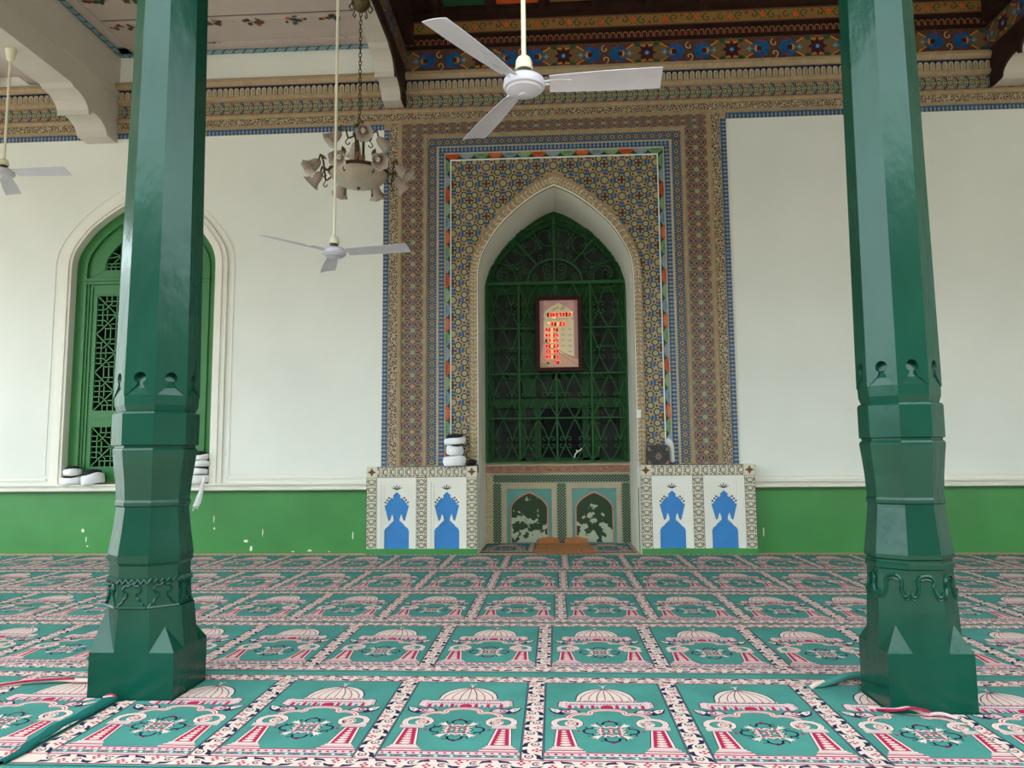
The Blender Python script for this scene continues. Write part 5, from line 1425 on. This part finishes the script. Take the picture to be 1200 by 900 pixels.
# ------------------------------------------------------------------ turbans
def turban(loc, w, d, h, rz, tilt, label, seed, group, tail=False, gap=.0, cap=True, lean=0.0, top=False):
    root = empty('turban', loc, rz, label=label, cat='turban', group=group)
    root.rotation_euler = (R(lean), R(tilt), rz)
    rnd = random.Random(seed); b = MB()
    # wound cloth: a fat ring with overlapping spiral folds
    n, m = 40, 16; vs = []
    ph = [rnd.uniform(0, 6.28) for _ in range(6)]
    for i in range(n):
        a = 2*PI*i/n
        for j in range(m):
            t = 2*PI*j/m; c, s = math.cos(t), math.sin(t)
            fold = .10*math.sin(3*t+2*a+ph[0])+.06*math.sin(5*t-3*a+ph[1])+.05*math.sin(a*3+ph[2])
            rr = (.27+.05*math.sin(a+ph[3]))
            R1 = 1-rr*.86; q = rr*(1+fold)
            sq = lambda v: math.copysign(abs(v)**.75, v)
            r = R1+q*sq(c)*.86; z = .5+.5*sq(s)*(1+fold*.5)+.13*math.sin(a+ph[4])*(1 if s > -.3 else .25)+.05*math.sin(2*a+ph[5])
            vs.append((r*w/2*math.cos(a), r*d/2*math.sin(a), max(0, z*h*(.88 if not top else .84))))
    fs = [(i*m+j, i*m+(j+1) % m, ((i+1) % n)*m+(j+1) % m, ((i+1) % n)*m+j) for i in range(n) for j in range(m)]
    b.mesh(vs, fs, CLOTH)
    # loose bands crossing over the front
    def P(a, z, e=1.0): return Vector((w/2*e*math.cos(a), d/2*e*math.sin(a), z))
    for q in range(2):
        a0 = R(rnd.uniform(-165, -120)+q*50); sl = rnd.choice((-1, 1)); n_ = 10; ptl = []
        for i in range(n_):
            zz = h*(.40+sl*.30*(i/(n_-1)-.5)*1.5); wd = h*.17*math.sin(PI*(i+.6)/(n_+.2))
            ptl.append((P(a0+R(9*i), zz-wd, .985), P(a0+R(9*i), zz, 1.03), P(a0+R(9*i), zz+wd, .985)))
        for p, r_ in zip(ptl[:-1], ptl[1:]):
            b.mesh([p[0], p[1], p[2], r_[0], r_[1], r_[2]], [(0, 3, 4, 1), (1, 4, 5, 2)], CLOTH)
    b.build('cloth_wrap', root, smooth=True)
    if cap:
        b = MB(); b.lathe([(.38*w, h*.25), (.39*w, h*.7), (.385*w, h*.94), (.36*w, h*(1.12 if top else .985)), (.20*w, h*(1.24 if top else .99)), (0, h*(1.27 if top else .995))], CAPB, 22, Matrix.Diagonal((1, d/w, 1, 1))); b.build('cap', root, smooth=True)
    if tail:
        b = MB(); prev = None
        L = [(.055, -d/2-.015, h*.72), (.045, -d/2-.03, h*.3), (.03, -d/2-.04, -.02), (.02, -d/2-.035, -.09), (.0, -d/2-.035, -.16), (-.015, -d/2-.035, -.22), (-.035, -d/2-.035, -.27)]
        wd = [.014, .018, .02, .026, .034, .038, .036]
        for p, q, a, c in zip(L[:-1], L[1:], wd[:-1], wd[1:]):
            for (s0, s1, e) in ((-1, 0, .008), (0, 1, -.008)):
                y0 = lambda s: (.010 if s == 0 else 0)
                b.face([(p[0]+s0*a, p[1]-y0(s0), p[2]), (p[0]+s1*a, p[1]-y0(s1), p[2]), (q[0]+s1*c, q[1]-y0(s1), q[2]), (q[0]+s0*c, q[1]-y0(s0), q[2])], CLOTH)
        for i in range(6): b.tube([(-.035-.03+i*.012, -d/2-.035, -.268), (-.04-.03+i*.011, -d/2-.034, -.29-.02*rnd.random()-.03*(i < 2))], .0025, CLOTH, 4)
        b.build('hanging_end', root, fix=False)
    return root
PT = 'white turbans stacked on the tiled plinth'
ly = 1.0405
turban((-1.19, -.158, ly), .275, .215, .128, .3, 0, 'white turban at the bottom of the stack of three on the tiled plinth', 1, PT)
turban((-1.187, -.156, ly+.134), .265, .21, .116, 1.7, -1.5, 'white turban in the middle of the stack of three on the tiled plinth', 2, PT)
turban((-1.180, -.156, ly+.263), .262, .21, .100, 3.4, 5, 'white turban with black top, topmost of the stack of three on the tiled plinth', 3, PT, top=True)
WT = 'white turbans on the window sill'
sy = -.035; sz = .8535
turban((-6.02, sy, sz), .265, .21, .105, .2, 0, 'lower white turban of the pair stacked at the left end of the sill', 4, WT)
turban((-6.012, sy, sz+.108), .265, .21, .095, 2.0, -2, 'upper white turban with black cap at the left end of the sill', 5, WT, top=True)
turban((-5.738, sy, sz), .28, .21, .145, 4.1, 5, 'single white turban on the sill beside the stacked pair', 6, WT, top=True)
gx = -4.40
turban((gx, sy, sz), .285, .21, .11, .6, 0, 'bottom white turban with hanging frayed end, right end of the sill', 7, WT, tail=True)
turban((gx+.008, sy, sz+.113), .27, .205, .088, 2.2, 0, 'second white turban up in the tall stack at the right end of sill', 8, WT)
turban((gx+.012, sy, sz+.204), .265, .205, .085, 3.3, 0, 'third white turban up in the tall stack at the right end of sill', 9, WT)
turban((gx+.018, sy, sz+.292), .26, .205, .085, 5.0, 2, 'topmost white turban with black cap in the tall stack by the column', 10, WT, top=True)

# ------------------------------------------------------------------ small things
def small_things():
    # twig on the sill
    b = MB(); b.tube(catmull([(-5.58, -.03, .864), (-5.52, -.04, .866), (-5.42, -.02, .866), (-5.30, -.04, .870)], 4), [.010, .009, .009, .008, .008, .008, .009, .008, .007, .007, .006, .005, .005], mat('brown_twig_bark', (120, 84, 54), .8, .3, 40), 6)
    b.tube([(-5.47, -.03, .868), (-5.43, -.05, .885)], .005, MATS['brown_twig_bark'], 5)
    tag(b.build('stick', smooth=True), 'thin brown stick lying on the sill beside the single turban', 'stick')
    # dark carved box and the white cloth behind it
    bx, by, bz = 1.23, -.13, 1.0405; w, d, h = .262, .10, .232
    root = empty('carved_box', (bx, by, bz), label='dark carved wooden box standing on the right tiled plinth', cat='box')
    b = MB(); b.box(-w/2, w/2, -d/2, d/2, 0, h*.86, BOXDK)
    b.prism([(-w/2, h*.86), (w/2, h*.86), (w/2-.03, h), (-w/2+.03, h)], d, BOXDK, 'y', -d/2); b.build('box_body', root)
    P = Pat((0, -d/2-.001, 0)); q = BOXDK; li = mat('worn_grey_carving', (128, 122, 112), .6, .3, 30); P.mb = MB()
    b = P.mb
    b.tube([(.075*math.cos(t*PI/8), -d/2-.002, h*.42+.075*math.sin(t*PI/8)) for t in range(16)], .007, BOXDK, 5, closed=True)
    P.star(0, h*.42, .05, .025, 8, li, 3); P.circ(0, h*.42, .016, T['brown'], 5, 8)
    for sx in (-1, 1):
        for zz in (.03, h*.80): P.poly([(sx*w*.46, zz-.02), (sx*w*.3, zz-.02), (sx*w*.40, zz+.018), (sx*w*.46, zz+.02)], li, 2)
    P.build('carved_front', root)
    b = MB(); b.tube(catmull([(1.408, -.076, 1.07), (1.404, -.076, 1.15), (1.398, -.076, 1.25), (1.372, -.075, 1.31), (1.35, -.08, 1.35)], 4), [.026, .028, .03, .03, .03, .03, .032, .034, .036, .038, .040, .040, .038, .034, .028, .02, .012], mat('white_paper_roll', (222, 220, 214), .7, .08, 14), 8)
    tag(b.build('rolled_cloth', smooth=True), 'white rolled cloth leaning behind the dark carved box', 'cloth')
    # black cap lying behind the turbans, with a strap hanging over the plinth corner
    root = empty('black_bag', (-.985, -.14, 1.0405), label='small black bag with a strap beside the turban stack on the plinth', cat='bag')
    b = MB(); b.ball((0, .02, .036), .058, CAPB, 12, (1.0, .9, .62)); o = b.build('bag_body', root, smooth=True); o.location = (0, 0, .011)
    b = MB()
    pts = [(.05, -.02, .012), (.085, -.03, .008)]
    b.tube(catmull([(.03, -.02, .04), (.055, -.05, .016), (.074, -.064, .010), (.083, -.072, -.01), (.083, -.072, -.075)], 4), .007, CAPB, 6); b.build('strap', root, smooth=True)
    # cardboard in the niche
    root = empty('cardboard_sheet', (.105, .36, .012), label='brown flattened cardboard sheet on the niche floor before the low panel', cat='cardboard')
    b = MB(); b.prism([(-.345, -.50), (.375, -.505), (.35, .10), (.33, .42), (-.34, .44), (-.35, .0)], .008, CARD, 'z', 0)
    crease = mat('cardboard_crease', (128, 78, 40), .8)
    for (p, q) in (((-.20, -.5), (-.21, -.1)), ((.22, -.5), (.20, -.1)), ((-.34, -.08), (.34, -.10))):
        dx, dy = q[0]-p[0], q[1]-p[1]; L = math.hypot(dx, dy); nx, ny = -dy/L*.004, dx/L*.004
        b.prism([(p[0]-nx, p[1]-ny), (q[0]-nx, q[1]-ny), (q[0]+nx, q[1]+ny), (p[0]+nx, p[1]+ny)], .0006, crease, 'z', .008)
    b.build('sheet', root)
    for x0, x1, s in ((-.33, -.05, 1), (.02, .32, 2)):
        b = MB(); rnd = random.Random(s); n = 12
        top = [(x0+(x1-x0)*i/n, .50+.02*rnd.random(), .055+.022*math.sin(PI*i/n)+.010*rnd.random()) for i in range(n+1)]; bot = [(x0+(x1-x0)*i/n, .43, .004) for i in range(n+1)]
        for i in range(n):
            b.mesh([bot[i], bot[i+1], top[i+1], top[i]]+[(p[0], p[1]+.008, p[2]) for p in (bot[i], bot[i+1], top[i+1], top[i])], [(0,1,2,3), (4,5,6,7), (3,2,6,7), (0,1,5,4)], CARD)
        b.build('torn_flap', root)
small_things()
def switch():
    b = MB(); b.box(CX+NA-.004, CX+NA+.05, -.075, -.057, 1.60, 1.70, TRIMW); b.box(CX+NA+.014, CX+NA+.034, -.08, -.075, 1.635, 1.665, TRIMW)
    tag(b.build('wall_switch'), 'small white switch box on the right edge of the niche arch', 'switch')
switch()

# ------------------------------------------------------------------ light: open courtyard front and left
def lighting():
    w = bpy.data.worlds.new('sky'); SC.world = w; w.use_nodes = True
    bg = w.node_tree.nodes['Background']; bg.inputs['Color'].default_value = (.80, .94, 1.0, 1); bg.inputs['Strength'].default_value = 2.6
lighting()
SC.view_settings.view_transform = 'Standard'; SC.view_settings.look = 'None'; SC.view_settings.gamma = 1.0
SC.view_settings.use_curve_mapping = False; SC.view_settings.exposure = 1.32
SC.render.use_motion_blur = False
